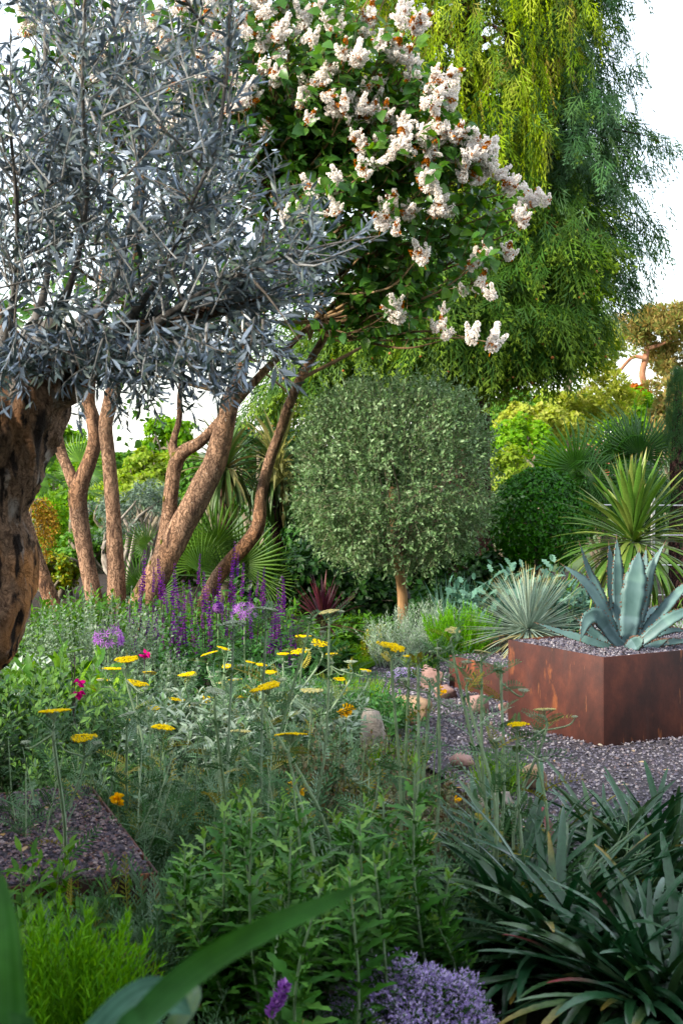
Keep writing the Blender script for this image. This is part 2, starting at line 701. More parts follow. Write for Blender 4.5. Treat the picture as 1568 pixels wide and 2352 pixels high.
# ------------------------------------------------------------------ palette
m_soil = noisemat("soil", [(.3, (.018, .013, .01)), (.55, (.04, .029, .021)), (.75, (.075, .055, .04))], 9, 8, .95, bump=.8, bdist=.03)
m_far = noisemat("meadow", [(.3, (.06, .1, .03)), (.6, (.09, .14, .04)), (.8, (.14, .17, .06))], .05, 8, .95, bump=0)
m_hill = noisemat("wooded_hill", [(.35, (.05, .08, .04)), (.5, (.09, .13, .05)), (.65, (.16, .18, .08))], .012, 8, .95, bump=0)
m_gravbed = noisemat("gravel_bed", [(.35, (.03, .026, .03)), (.55, (.08, .07, .08)), (.7, (.16, .14, .14))], 60, 3, .9, bump=.8, bdist=.01)
m_pebble = rndmat("pebbles", [(.047, .043, .056), (.083, .076, .095), (.12, .11, .137), (.155, .143, .175), (.19, .174, .2), (.27, .245, .255), (.1, .092, .12), (.35, .33, .34), (.175, .13, .125), (.067, .062, .084)], .75, .25)
m_pebble2 = rndmat("dark_pebbles", [(.03, .026, .037), (.055, .047, .066), (.085, .07, .09), (.13, .095, .1), (.2, .14, .14), (.06, .05, .07), (.34, .28, .27), (.045, .038, .05), (.16, .09, .075), (.07, .06, .08)], .7, .25)  # darker stone mix than on the path, for the olive bed
m_corten = noisemat("rusted_steel", [(.38, (.026, .009, .007)), (.5, (.06, .017, .011)), (.62, (.11, .031, .016))], 2.4, 10, .6, (1, 1, .8), .25, .004, .3,
                    layers=((2.2, .54, .68, (.03, .017, .017), (1, 1, .45)), (7.0, .58, .68, (.2, .062, .02), (1, 1, .4)), (9, .58, .7, (.045, .02, .016), (1, 1, .1)), (20, .63, .7, (.26, .1, .035), (1, 1, .12))), bscale=60)
m_cortin = noisemat("rusted_steel_inside", [(.3, (.05, .02, .012)), (.7, (.12, .045, .02))], 6, 6, .8)
m_rockp = noisemat("pink_stone", [(.3, (.17, .095, .085)), (.5, (.31, .19, .165)), (.7, (.43, .31, .28))], 7, 8, .9, bump=.6, bdist=.02, layers=((14, .6, .7, (.55, .5, .46), (1, 1, 1)), (4, .6, .72, (.16, .1, .09), (1, 1, 1))))
m_rockt = noisemat("tan_stone", [(.3, (.15, .095, .06)), (.5, (.28, .185, .115)), (.7, (.38, .28, .19))], 6, 8, .9, bump=.6, bdist=.02, layers=((12, .62, .75, (.25, .2, .16), (1, 1, 1)),))
m_rockg = noisemat("pale_stone", [(.3, (.12, .1, .085)), (.5, (.3, .26, .22)), (.7, (.5, .46, .4))], 8, 8, .9, bump=.8, bdist=.03, layers=((5, .6, .7, (.1, .09, .075), (1, 1, .4)),))
m_bark_olive = barkmat("old_olive_bark", (.05, .03, .02), (.075, .042, .026), (.36, .22, .135), 40, .25, 1.0, .035,
                       layers=((4, .46, .6, (.5, .22, .075), (1, 1, .6)), (13, .57, .65, (.42, .36, .31), (1, 1, .35)), (11, .53, .66, (.03, .02, .014), (1, 1, .3)), (26, .54, .62, (.02, .013, .01), (1, 1, .3))), crack=(-.3, .08), con=(.36, .64))
m_bark_lilac = barkmat("lilac_bark", (.07, .038, .025), (.17, .093, .056), (.42, .26, .165), 34, .07, 1.0, .014,
                       layers=((2.4, .54, .7, (.1, .068, .05), (1, 1, .5)), (2.0, .56, .7, (.34, .17, .085), (1, 1, .5)), (14, .56, .66, (.07, .04, .028), (1, 1, .25)), (60, .66, .72, (.45, .37, .3), (1, 1, .6))), crack=(-.05, .12))
m_moss = noisemat("moss", [(.3, (.06, .055, .01)), (.6, (.17, .15, .03)), (.8, (.24, .2, .05))], 30, 5, 1, bump=.9, bdist=.02)
m_bark_young = noisemat("young_olive_bark", [(.3, (.16, .09, .04)), (.5, (.3, .17, .075)), (.7, (.4, .25, .12))], 18, 8, .85, (1, 1, .4), .5, .01, layers=((5, .6, .7, (.2, .15, .1), (1, 1, .5)),))
m_bark_red = barkmat("redwood_bark", (.014, .007, .006), (.06, .026, .02), (.17, .08, .062), 24, .07, 1.0, .03)
m_bark_pine = noisemat("pine_bark", [(.3, (.12, .05, .03)), (.5, (.32, .15, .085)), (.7, (.45, .24, .15))], 3, 8, .95, (1, 1, .4), .6, .05)
m_bark_grey = noisemat("grey_bark", [(.3, (.06, .05, .035)), (.5, (.17, .14, .1)), (.7, (.28, .24, .18))], 6, 8, .95, (1, 1, .4), .6, .03)
m_twig_olive = rndmat("olive_twig", [(.2, .2, .19), (.3, .3, .29), (.38, .38, .37), (.14, .12, .1)], .8)
m_twig_lilac = rndmat("lilac_twig", [(.15, .1, .06), (.24, .17, .1), (.3, .22, .14), (.1, .07, .045)], .85)
m_twig_green = rndmat("green_stem", [(.13, .2, .09), (.17, .25, .13), (.1, .16, .07)], .7)

m_olive = leafmat("old_olive_leaf", [(.07, .1, .085), (.1, .14, .13), (.14, .18, .185), (.022, .042, .04), (.1, .125, .085), (.19, .23, .25)], .28, .16, .9)
m_oliveb = leafmat("old_olive_leaf_underside", [(.27, .33, .41), (.35, .41, .5), (.2, .25, .3), (.29, .34, .38), (.24, .3, .38)], .65, .15, .3)
m_olive2 = leafmat("clipped_olive_leaf", [(.11, .19, .075), (.15, .235, .105), (.2, .29, .155), (.075, .14, .055), (.12, .195, .095), (.26, .35, .2)], .42, .25, .4)
m_olive3 = leafmat("cloud_olive_leaf", [(.1, .16, .11), (.16, .22, .17), (.07, .11, .08), (.24, .3, .25)], .5, .15, .4)
m_lilac = leafmat("lilac_leaf", [(.055, .135, .032), (.08, .18, .045), (.04, .105, .032), (.13, .25, .055), (.06, .145, .045)], .34, .38, .6)
m_lilac_fl = leafmat("lilac_flower", [(.85, .82, .78), (.88, .86, .84), (.85, .79, .72), (.87, .84, .8)], .8, .42, .1)
m_lilac_br = leafmat("withered_lilac_flower", [(.42, .17, .05), (.34, .12, .035), (.52, .26, .1)], .85, .15, .1)
m_weep = leafmat("golden_conifer", [(.2, .3, .035), (.28, .37, .045), (.12, .21, .03), (.36, .43, .08), (.09, .17, .028), (.26, .22, .07)], .6, .35, .2)
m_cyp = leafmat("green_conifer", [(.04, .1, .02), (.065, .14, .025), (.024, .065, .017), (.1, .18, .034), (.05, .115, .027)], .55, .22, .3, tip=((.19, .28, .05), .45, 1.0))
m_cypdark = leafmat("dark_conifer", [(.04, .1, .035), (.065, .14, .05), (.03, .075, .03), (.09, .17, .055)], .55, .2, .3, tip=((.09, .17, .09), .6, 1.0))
m_cone = rndmat("reddish_cones", [(.3, .13, .06), (.22, .1, .05), (.36, .2, .1)], .8)
m_box = leafmat("clipped_holly_leaf", [(.028, .11, .014), (.045, .155, .02), (.07, .21, .03), (.018, .075, .012)], .36, .2, .4)
m_boxy = leafmat("yellowing_box_leaf", [(.1, .17, .02), (.2, .25, .03), (.06, .12, .02), (.3, .26, .03)], .4, .2, .4)
m_bright = leafmat("fresh_green_leaf", [(.12, .26, .035), (.17, .32, .045), (.08, .2, .03), (.24, .38, .07)], .55, .4, .2)
m_bright2 = leafmat("lime_green_leaf", [(.2, .3, .055), (.27, .36, .08), (.14, .24, .04), (.33, .39, .12)], .6, .4, .2)
m_mid = leafmat("mid_green_leaf", [(.06, .15, .03), (.09, .2, .035), (.04, .11, .025), (.13, .25, .05)], .5, .3, .3)
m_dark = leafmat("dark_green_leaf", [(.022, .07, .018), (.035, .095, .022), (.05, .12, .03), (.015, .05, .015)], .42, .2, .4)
m_pineg = leafmat("yellow_green_needles", [(.26, .31, .07), (.33, .37, .09), (.17, .23, .05), (.4, .41, .13)], .6, .4, .2)
m_pineo = leafmat("orange_brown_needles", [(.29, .22, .09), (.34, .26, .12), (.22, .2, .07), (.25, .26, .1), (.17, .21, .07)], .65, .35, .2)
m_rust = leafmat("russet_leaf", [(.28, .1, .04), (.35, .14, .05), (.2, .07, .03)], .6, .3, .2)
m_palm = leafmat("palm_leaf", [(.04, .12, .02), (.06, .155, .028), (.026, .085, .018), (.09, .2, .04)], .36, .2, .6)
m_palmy = leafmat("fan_palm_leaf", [(.08, .17, .035), (.12, .22, .05), (.06, .13, .035)], .4, .2, .45)
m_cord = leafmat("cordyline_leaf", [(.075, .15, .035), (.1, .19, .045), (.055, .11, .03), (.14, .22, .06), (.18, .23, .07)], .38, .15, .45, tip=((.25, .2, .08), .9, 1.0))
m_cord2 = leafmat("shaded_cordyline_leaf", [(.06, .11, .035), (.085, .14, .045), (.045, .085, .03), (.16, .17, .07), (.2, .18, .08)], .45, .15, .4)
m_cordred = leafmat("dark_red_leaf", [(.05, .014, .022), (.075, .02, .03), (.035, .012, .018), (.1, .035, .035)], .35, .12, .5)
m_nolina = leafmat("blue_grey_spiky_leaf", [(.24, .32, .27), (.32, .4, .34), (.18, .25, .2), (.37, .44, .34)], .5, .1, .35, tip=((.42, .36, .16), .75, 1.0))
m_nolinadry = leafmat("straw_leaf", [(.42, .36, .2), (.34, .3, .16), (.36, .36, .2)], .6, .1, .3)
m_strap = leafmat("dark_strap_leaf", [(.02, .068, .03), (.032, .09, .042), (.05, .115, .06), (.014, .048, .02), (.032, .08, .026), (.08, .14, .07)], .3, .08, .7)
m_strapy = leafmat("yellow_tipped_strap_leaf", [(.07, .12, .045), (.06, .12, .06)], .36, .1, .5, tip=((.3, .22, .07), .7, 1.0))
m_strapr = leafmat("red_tipped_strap_leaf", [(.06, .12, .08), (.08, .14, .1)], .36, .1, .5, tip=((.26, .05, .06), .55, .95))
m_fore = leafmat("broad_strap_leaf", [(.03, .1, .022), (.045, .13, .03), (.06, .15, .045), (.04, .115, .028)], .62, .18, .2, base=((.06, .15, .08), .6, .1))
m_ach = leafmat("yarrow_leaf", [(.08, .165, .075), (.14, .23, .13), (.045, .11, .04), (.24, .33, .24), (.09, .18, .085), (.035, .1, .025), (.07, .15, .06), (.12, .21, .11), (.05, .12, .04), (.18, .27, .17), (.06, .14, .05), (.28, .25, .06)], .6, .08, .35)
m_achst = rndmat("yarrow_stem", [(.24, .32, .2), (.3, .38, .26), (.2, .28, .16)], .75)
m_achy = leafmat("yarrow_flower", [(.78, .55, .008), (.85, .66, .02), (.68, .45, .006), (.82, .6, .015)], .7, .15, .1)
m_achp = leafmat("fading_yarrow_flower", [(.55, .5, .2), (.48, .45, .24), (.42, .4, .22)], .8, .1, .1)
m_achg = leafmat("yarrow_bud", [(.38, .43, .32), (.45, .5, .39), (.3, .36, .26)], .8, .1, .1)
m_art = leafmat("toothed_leaf", [(.045, .14, .026), (.075, .19, .042), (.03, .1, .022), (.11, .24, .06)], .5, .1, .35)
m_arty = leafmat("young_shoot_leaf", [(.17, .3, .09), (.14, .26, .08), (.2, .34, .11)], .55, .25, .3)
m_santo = leafmat("lime_feathery_leaf", [(.13, .31, .04), (.18, .38, .06), (.09, .24, .035)], .6, .3, .2)
m_silver = leafmat("silver_leaf", [(.3, .38, .29), (.4, .47, .38), (.22, .31, .2), (.15, .25, .12)], .85, .15, .1, sheen=.3)
m_grey = leafmat("grey_green_leaf", [(.15, .22, .14), (.2, .27, .19), (.11, .17, .1), (.25, .3, .23)], .7, .18, .2)
m_melia = leafmat("blue_green_leaf", [(.11, .21, .16), (.15, .26, .2), (.08, .16, .12)], .5, .2, .35)
m_salvia = leafmat("salvia_leaf", [(.045, .13, .035), (.065, .17, .05), (.09, .2, .07)], .55, .25, .3)
m_purple = leafmat("purple_flower", [(.09, .025, .17), (.14, .035, .22), (.16, .035, .17), (.24, .08, .28), (.06, .02, .14)], .7, .25, .15)
m_purst = rndmat("purple_stem", [(.03, .012, .03), (.05, .018, .045)], .7)
m_allium = leafmat("mauve_flower", [(.34, .16, .42), (.42, .22, .5), (.27, .11, .36)], .7, .25, .15)
m_thyme = leafmat("pale_mauve_flower", [(.55, .44, .74), (.64, .54, .8), (.46, .35, .66), (.74, .66, .84)], .8, .2, .1)
m_magenta = leafmat("magenta_petal", [(.42, .012, .14), (.5, .015, .18)], .6, .2, .2)
m_yellow = leafmat("yellow_petal", [(.8, .5, .01), (.75, .42, .01)], .6, .2, .2)
m_buff = leafmat("buff_plume", [(.33, .33, .12), (.4, .39, .16), (.27, .28, .1)], .7, .25, .2)
m_orange = leafmat("ochre_plume", [(.28, .19, .05), (.34, .24, .07), (.22, .14, .04)], .7, .25, .2)
m_agave = None
m_steel = noisemat("brushed_steel", [(.4, (.45, .46, .48)), (.6, (.6, .61, .62))], 30, 2, .3, bump=0, spec=.6)
m_steel.node_tree.nodes['Principled BSDF'].inputs['Metallic'].default_value = .9
m_paving = noisemat("pale_paving", [(.35, (.3, .29, .3)), (.65, (.42, .41, .42))], 3, 6, .85, bump=.1)
m_brick = noisemat("brick", [(.3, (.3, .09, .045)), (.5, (.42, .14, .07)), (.7, (.5, .2, .1))], 2, 5, .9, bump=.2)
m_tile = noisemat("clay_tile", [(.3, (.2, .07, .04)), (.7, (.34, .13, .07))], 2, 5, .9, bump=.2)


# ------------------------------------------------------------------ ground
def sheet(name, poly, z, mat, label=None):
    mb = MB()
    V = np.array([(x, y, z) for x, y in poly])
    mb.add(V, np.arange(len(poly))[None])
    o = mb.build(name, mat)
    o['kind'] = 'structure'
    if label:
        o['label'] = label
    return o


def ground():
    # one sheet to the horizon, falling away gently behind the garden so that the far trees stand lower
    xs = np.concatenate([-np.geomspace(3000, 4, 30), np.linspace(-3, 3, 13), np.geomspace(4, 3000, 30)])
    ys = np.concatenate([[-3000, -800, -200, -60, -20, -8], np.linspace(-3, 20, 40), np.geomspace(22, 4000, 40)])
    X, Y = np.meshgrid(xs, ys, indexing='ij')
    Z = -.03 + .02 * vnoise(np.stack([X.ravel(), Y.ravel(), 0 * X.ravel()], 1) * 1.3).reshape(X.shape) * (np.abs(X) < 6) * (Y < 20)
    Z = Z - np.clip(Y - 24, 0, 140) * .035
    V = np.stack([X, Y, Z], -1).reshape(-1, 3)
    a, b = X.shape
    i, j = np.meshgrid(np.arange(a - 1), np.arange(b - 1), indexing='ij')
    F = np.stack([i * b + j, (i + 1) * b + j, (i + 1) * b + j + 1, i * b + j + 1], -1).reshape(-1, 4)
    far = (V[F].mean(1)[:, 1] > 19) | (np.abs(V[F].mean(1)[:, 0]) > 12) | (V[F].mean(1)[:, 1] < -9)
    mb = MB()
    mb.add(V, F[~far], mi=0)
    mb.n = 0
    mb.add(V, F[far], mi=1)
    mb.V, mb.R, mb.T = mb.V[:1], mb.R[:1], mb.T[:1]
    o = mb.build('ground', [m_soil, m_far], smooth=True)
    tag(o, 'dark garden soil running out to meadow behind the beds', kind='structure')
    # wooded ridge on the skyline
    x = np.linspace(-1500, 1500, 160)
    rows = []
    for k, (y, h) in enumerate(((1500, -12), (1620, 6), (1780, 12), (2000, -10))):
        z = h + (12 * vnoise(np.stack([x * .004, 0 * x + k, 0 * x], 1), 3) + 3.5 * vnoise(np.stack([x * .03, 0 * x + k, 0 * x], 1), 4)) * (h > 0)
        rows.append(np.stack([x, 0 * x + y, z], 1))
    V = np.concatenate(rows)
    n = len(x)
    i, j = np.meshgrid(np.arange(3), np.arange(n - 1), indexing='ij')
    F = np.stack([i * n + j, i * n + j + 1, (i + 1) * n + j + 1, (i + 1) * n + j], -1).reshape(-1, 4)
    o = MB().add(V, F).build('hills', m_hill, smooth=True)
    tag(o, 'distant wooded ridge on the skyline', kind='structure')


ground()
PATH = [(.28, 10.4), (.62, 10.5), (1.2, 11.0), (2.4, 11.0), (4.4, 9.0), (4.4, 3.0), (2.2, 3.2), (1.5, 4.4), (.95, 4.9), (.7, 5.6), (.5, 6.6), (.22, 7.6), (.1, 8.6), (.1, 9.6)]
sheet('gravel_path', PATH, -.004, m_gravbed, 'gravel path sheet under the loose stones')
LAWN = [(-1.2, 9.9), (.12, 9.9), (.3, 10.4), (.28, 11.4), (-.6, 11.8), (-1.2, 11.4)]
sheet('lawn', LAWN, .004, m_mid, 'small patch of lawn between the beds')


def in_poly(x, y, poly):
    c = np.zeros(len(x), bool)
    p = np.array(poly)
    q = np.roll(p, -1, 0)
    for (x0, y0), (x1, y1) in zip(p, q):
        if y0 == y1:
            continue
        c ^= ((y0 > y) != (y1 > y)) & (x < (x1 - x0) * (y - y0) / (y1 - y0) + x0)
    return c


def in_view(V, pad=60):
    px, py = proj(V)
    return (px > -pad) & (px < 1568 + pad) & (py < 2352 + pad) & (py > -pad)


def pebbles(poly, n, z, s0, s1, zamp=.006):
    p = np.array(poly)
    x, y = U(p[:, 0].min(), p[:, 0].max(), n), U(p[:, 1].min(), p[:, 1].max(), n)
    k = in_poly(x, y, poly)
    T = np.stack([x[k], y[k], z + zamp * rng.random(k.sum())], 1)
    T = T[in_view(T, 420)]
    m = len(T)
    s = s0 * (s1 / s0) ** (rng.random(m) ** 1.5) * np.where(rng.random(m) < .012, 1.5, 1)
    D = rdir(m) * np.array([1, 1, .25])
    M = frames(D, np.array([[0, 0, 1.]]) + rng.normal(size=(m, 3)) * .25, np.stack([s * U(.7, 1.1, m), s, s * U(.5, .85, m)], 1))
    return M, T


# two grades of stone scattered over the path
mb = MB()
M, T = pebbles(PATH, 90000, .0, .004, .0135)
k = in_poly(T[:, 0], T[:, 1], [(1.05, 8.05), (1.4, 7.45), (2.5, 8.1), (2.1, 8.8)])
mb.scatter(PEB, M[~k], T[~k])
tag(mb.build('gravel', m_pebble), 'loose purple grey gravel around the rusted planters', 'gravel', kind='stuff')

# a few fallen leaves and petals on the stones
mb = MB()
n = 260
T = np.stack([U(.2, 3.4, n), U(4.7, 10, n), U(.008, .016, n)], 1)
T = T[in_poly(T[:, 0], T[:, 1], PATH)]
T2 = np.stack([U(-1.7, -.7, 60), U(4.0, 5.1, 60), np.full(60, .312)], 1)
T = np.concatenate([T, T2[in_poly(T2[:, 0], T2[:, 1], [(-.6, 4.15), (-.95, 5.1), (-2.6, 4.5), (-2.3, 3.55)])]])
n = len(T)
mb.scatter(ELLIP, frames(rdir(n) * np.array([1, 1, .15]), np.array([[0, 0, 1.]]) + rdir(n) * .4, np.stack([U(.02, .05, n), U(.02, .045, n), U(.02, .04, n)], 1)), T)
tag(mb.build('leaf_litter', leafmat('fallen_leaf', [(.3, .2, .1), (.42, .34, .22), (.2, .12, .06), (.5, .45, .36)], .8, .1, .15)), 'scattered fallen leaves and petals on the gravel', 'leaf litter', kind='stuff')

# short grass on the lawn
mb = MB()
n = 9000
x, y = U(-1.2, .35, n), U(9.85, 11.6, n)
k = in_poly(x, y, LAWN)
T = np.stack([x[k], y[k], np.full(k.sum(), .004)], 1)
m = len(T)
D = rng.normal(size=(m, 3)) * .35 + np.array([0, 0, 1])
mb.scatter(NEEDLE, frames(D, rdir(m), np.stack([U(.03, .05, m), U(.03, .06, m), U(.03, .05, m)], 1)), T)
tag(mb.build('grass', m_bright), 'short bright green grass of the lawn', 'grass', kind='stuff')

# ------------------------------------------------------------------ planters of rusted steel
def box_mb(mb, o, ux, uy, lx, ly, z0, z1, mi=0):
    """box from corner o along ux, uy"""
    o, ux, uy = np.array([*o, 0.]), np.array([*ux, 0.]), np.array([*uy, 0.])
    V = [o + ux * a * lx + uy * b * ly + np.array([0, 0, z]) for z in (z0, z1) for a, b in ((0, 0), (1, 0), (1, 1), (0, 1))]
    F = np.array([(0, 3, 2, 1), (4, 5, 6, 7), (0, 1, 5, 4), (1, 2, 6, 5), (2, 3, 7, 6), (3, 0, 4, 7)])
    mb.add(V, F, mi=mi)
    return mb


def planter(c, ux, lx, ly, h, label, glabel, npeb, fill, peb, zfill=-.02, s=(.0065, .0125)):
    """c: near corner; ux to the camera's right, uy away to its left"""
    ux = nz(np.array(ux, float))
    uy = np.array([-ux[1], ux[0]])
    c = np.array(c, float)
    t = thing('steel_planter', label, 'planter', (*c, 0), 'rusted steel planters on the gravel')
    th = .008
    for nm, o, lx_, ly_ in (('panel', c, lx, th), ('panel', c + uy * (ly - th), lx, th), ('panel', c + uy * th, th, ly - 2 * th), ('panel', c + ux * (lx - th) + uy * th, th, ly - 2 * th)):
        ob = box_mb(MB(), o, ux, uy, lx_, ly_, -.06, h).build(nm, m_corten, t)
        bv = ob.modifiers.new('edge', 'BEVEL')
        bv.width = .0025
        bv.segments = 2
    poly = [c + ux * (th + .004) + uy * (th + .004), c + ux * (lx - th - .004) + uy * (th + .004), c + ux * (lx - th - .004) + uy * (ly - th - .004), c + ux * (th + .004) + uy * (ly - th - .004)]
    box_mb(MB(), poly[0], ux, uy, lx - 2 * th - .008, ly - 2 * th - .008, -.05, h + zfill - .004).build('soil_fill', m_gravbed, t)
    p2 = [poly[0] + (ux + uy) * .008, poly[1] + (-ux + uy) * .008, poly[2] - (ux + uy) * .008, poly[3] + (ux - uy) * .008]
    M, T = pebbles([tuple(q) for q in p2], npeb, h + zfill, *s, zamp=.014)
    T[:, 2] += .012 * vnoise(T * 6)
    g = MB().scatter(PEB, M, T).build('gravel', peb)
    tag(g, glabel, 'gravel', kind='stuff')
    return t


UX1 = (.481, .28)
planter((1.356, 7.37), UX1, 1.25, .82, .463, 'tall rusted steel planter holding the large blue agave', 'grey gravel on top of the tall agave planter', 24000, 0, m_pebble, s=(.0045, .011))
planter((1.03, 8.72), (.87, .485), 1.3, .67, .205, 'low rusted steel planter behind the tall one holding the spiky ball plant', 'grey gravel on top of the low planter under the spiky plant', 20000, 0, m_pebble, s=(.0045, .011))
# planter of the old olive: near right corner (-.527, 4.11), running out of the picture to the left
uL = nz(np.array([.943, .332]))
planter(np.array([-.527, 4.11]) - uL * 1.9, uL, 1.9, 1.15, .30, 'raised steel edged gravel bed that the old olive tree grows in', 'dark gravel under the old olive tree', 40000, 0, m_pebble2, -.004, (.004, .0115))


# ------------------------------------------------------------------ rocks
def rock(px, py, wpx, hpx, mat, label, d=None, seed=0, flat=.8):
    d = d or CAM_H * FPX / (py - HZ)
    k = d / FPX
    c = P(px, py, d)
    rx, rz = wpx * k / 2 * 1.12, hpx * k * 1.15
    n, m = 11, 8
    V, F = [], []
    th = np.linspace(0, np.pi, m)
    ph = np.arange(n) * 2 * np.pi / n
    A, B = np.meshgrid(th, ph, indexing='ij')
    D = np.stack([np.sin(A) * np.cos(B), np.sin(A) * np.sin(B), np.cos(A)], -1).reshape(-1, 3)
    # blocky: superellipsoid with facets
    D = np.sign(D) * np.abs(D) ** .62
    D = D * (1 + .22 * fbm(D * 1.3 + seed * 7.1, 3, seed))[:, None]
    r_ = np.random.default_rng(seed)
    for q in nz(r_.normal(size=(16, 3))):
        e = np.maximum(0, D @ q - r_.uniform(.45, .8))
        D = D - e[:, None] * q * 1.0
    D = D + .06 * fbm(D * 6 + seed, 2, seed)[:, None] * nz(D)
    V = D * np.array([rx, rx * .75, rz * .62])
    V[:, 2] += rz * .42
    V += np.array([c[0], c[1] + rx * .3, 0])
    i, j = np.meshgrid(np.arange(m - 1), np.arange(n), indexing='ij')
    F = np.stack([i * n + j, (i + 1) * n + j, (i + 1) * n + (j + 1) % n, i * n + (j + 1) % n], -1).reshape(-1, 4)
    mb = MB().add(V - np.array([c[0], c[1], 0]), F)
    o = put('rock', mb.mesh('rock', mat, False), loc=(c[0], c[1], 0))
    tag(o, label, 'rock', 'stones edging the gravel')
    return o


rock(995, 1582, 84, 50, m_rockp, 'pinkish rock against the left end of the low planter', seed=1)
rock(1022, 1606, 66, 36, m_rockp, 'small pink stone in front of the rock at the low planter', seed=2)
rock(1098, 1640, 84, 46, m_rockp, 'squarish pink rock at the foot of the low planter', seed=3)
rock(1159, 1640, 38, 27, m_rockp, 'small pink block wedged beside the tall planter', seed=4)
rock(925, 1664, 135, 52, m_rockt, 'long flat tan rock in the gravel behind the yarrow', seed=5)
rock(850, 1735, 90, 112, m_rockg, 'big grey white boulder among the yarrow stems', seed=6)
rock(1195, 1818, 130, 44, m_rockt, 'flat tan slab lying at the path edge', seed=7)
rock(1060, 1770, 80, 38, m_rockp, 'pale pink stone half hidden by leaves at the path edge', seed=8)
rock(1130, 1862, 90, 34, m_rockg, 'pale stone beside the strap leaf clump', seed=9)


# ------------------------------------------------------------------ agave
def agave_mat():
    m, t, N, L, b = nodes('agave_leaf')
    oi = N.new('ShaderNodeObjectInfo')
    at = N.new('ShaderNodeAttribute')
    at.attribute_name = 't'
    tc = N.new('ShaderNodeTexCoord')
    no = N.new('ShaderNodeTexNoise')
    no.inputs['Scale'].default_value = 9
    no.inputs['Detail'].default_value = 5
    L.new(tc.outputs['Object'], no.inputs['Vector'])
    rp = ramp(t, [(.25, (.07, .135, .135)), (.5, (.12, .2, .21)), (.75, (.175, .265, .285))])
    L.new(no.outputs[0], rp.inputs[0])
    # powdery bloom bands left by the leaves that once pressed on it
    bn = N.new('ShaderNodeMath')
    bn.operation = 'ADD'
    L.new(at.outputs['Fac'], bn.inputs[0])
    mu = N.new('ShaderNodeMath')
    mu.operation = 'MULTIPLY'
    mu.inputs[1].default_value = .35
    L.new(oi.outputs['Random'], mu.inputs[0])
    L.new(mu.outputs[0], bn.inputs[1])
    r2 = ramp(t, [(.0, (1, 1, 1)), (.44, (1, 1, 1)), (.46, (.62, .72, .66)), (.72, (.62, .72, .66)), (.76, (.85, .95, .8)), (1, (.7, .78, .72))])
    L.new(bn.outputs[0], r2.inputs[0])
    mx = N.new('ShaderNodeMix')
    mx.data_type = 'RGBA'
    mx.blend_type = 'MULTIPLY'
    mx.inputs[0].default_value = 1
    L.new(rp.outputs[0], mx.inputs[6])
    L.new(r2.outputs[0], mx.inputs[7])
    # corky scars
    n2 = N.new('ShaderNodeTexNoise')
    n2.inputs['Scale'].default_value = 14
    L.new(tc.outputs['Object'], n2.inputs['Vector'])
    mr = N.new('ShaderNodeMapRange')
    mr.inputs[1].default_value, mr.inputs[2].default_value = .72, .78
    L.new(n2.outputs[0], mr.inputs[0])
    m2 = N.new('ShaderNodeMix')
    m2.data_type = 'RGBA'
    L.new(mr.outputs[0], m2.inputs[0])
    L.new(mx.outputs[2], m2.inputs[6])
    m2.inputs[7].default_value = (.42, .36, .26, 1)
    # brown tip
    m3 = N.new('ShaderNodeMix')
    m3.data_type = 'RGBA'
    mr = N.new('ShaderNodeMapRange')
    mr.inputs[1].default_value, mr.inputs[2].default_value = .95, .985
    L.new(at.outputs['Fac'], mr.inputs[0])
    L.new(mr.outputs[0], m3.inputs[0])
    L.new(m2.outputs[2], m3.inputs[6])
    m3.inputs[7].default_value = (.09, .05, .035, 1)
    L.new(m3.outputs[2], b.inputs['Base Color'])
    b.inputs['Roughness'].default_value = .5
    b.inputs['Specular IOR Level'].default_value = .35
    return m


m_agave = agave_mat()
m_spine = noisemat('agave_spine', [(.3, (.1, .05, .03)), (.7, (.2, .11, .07))], 10, 2, .6, bump=0)


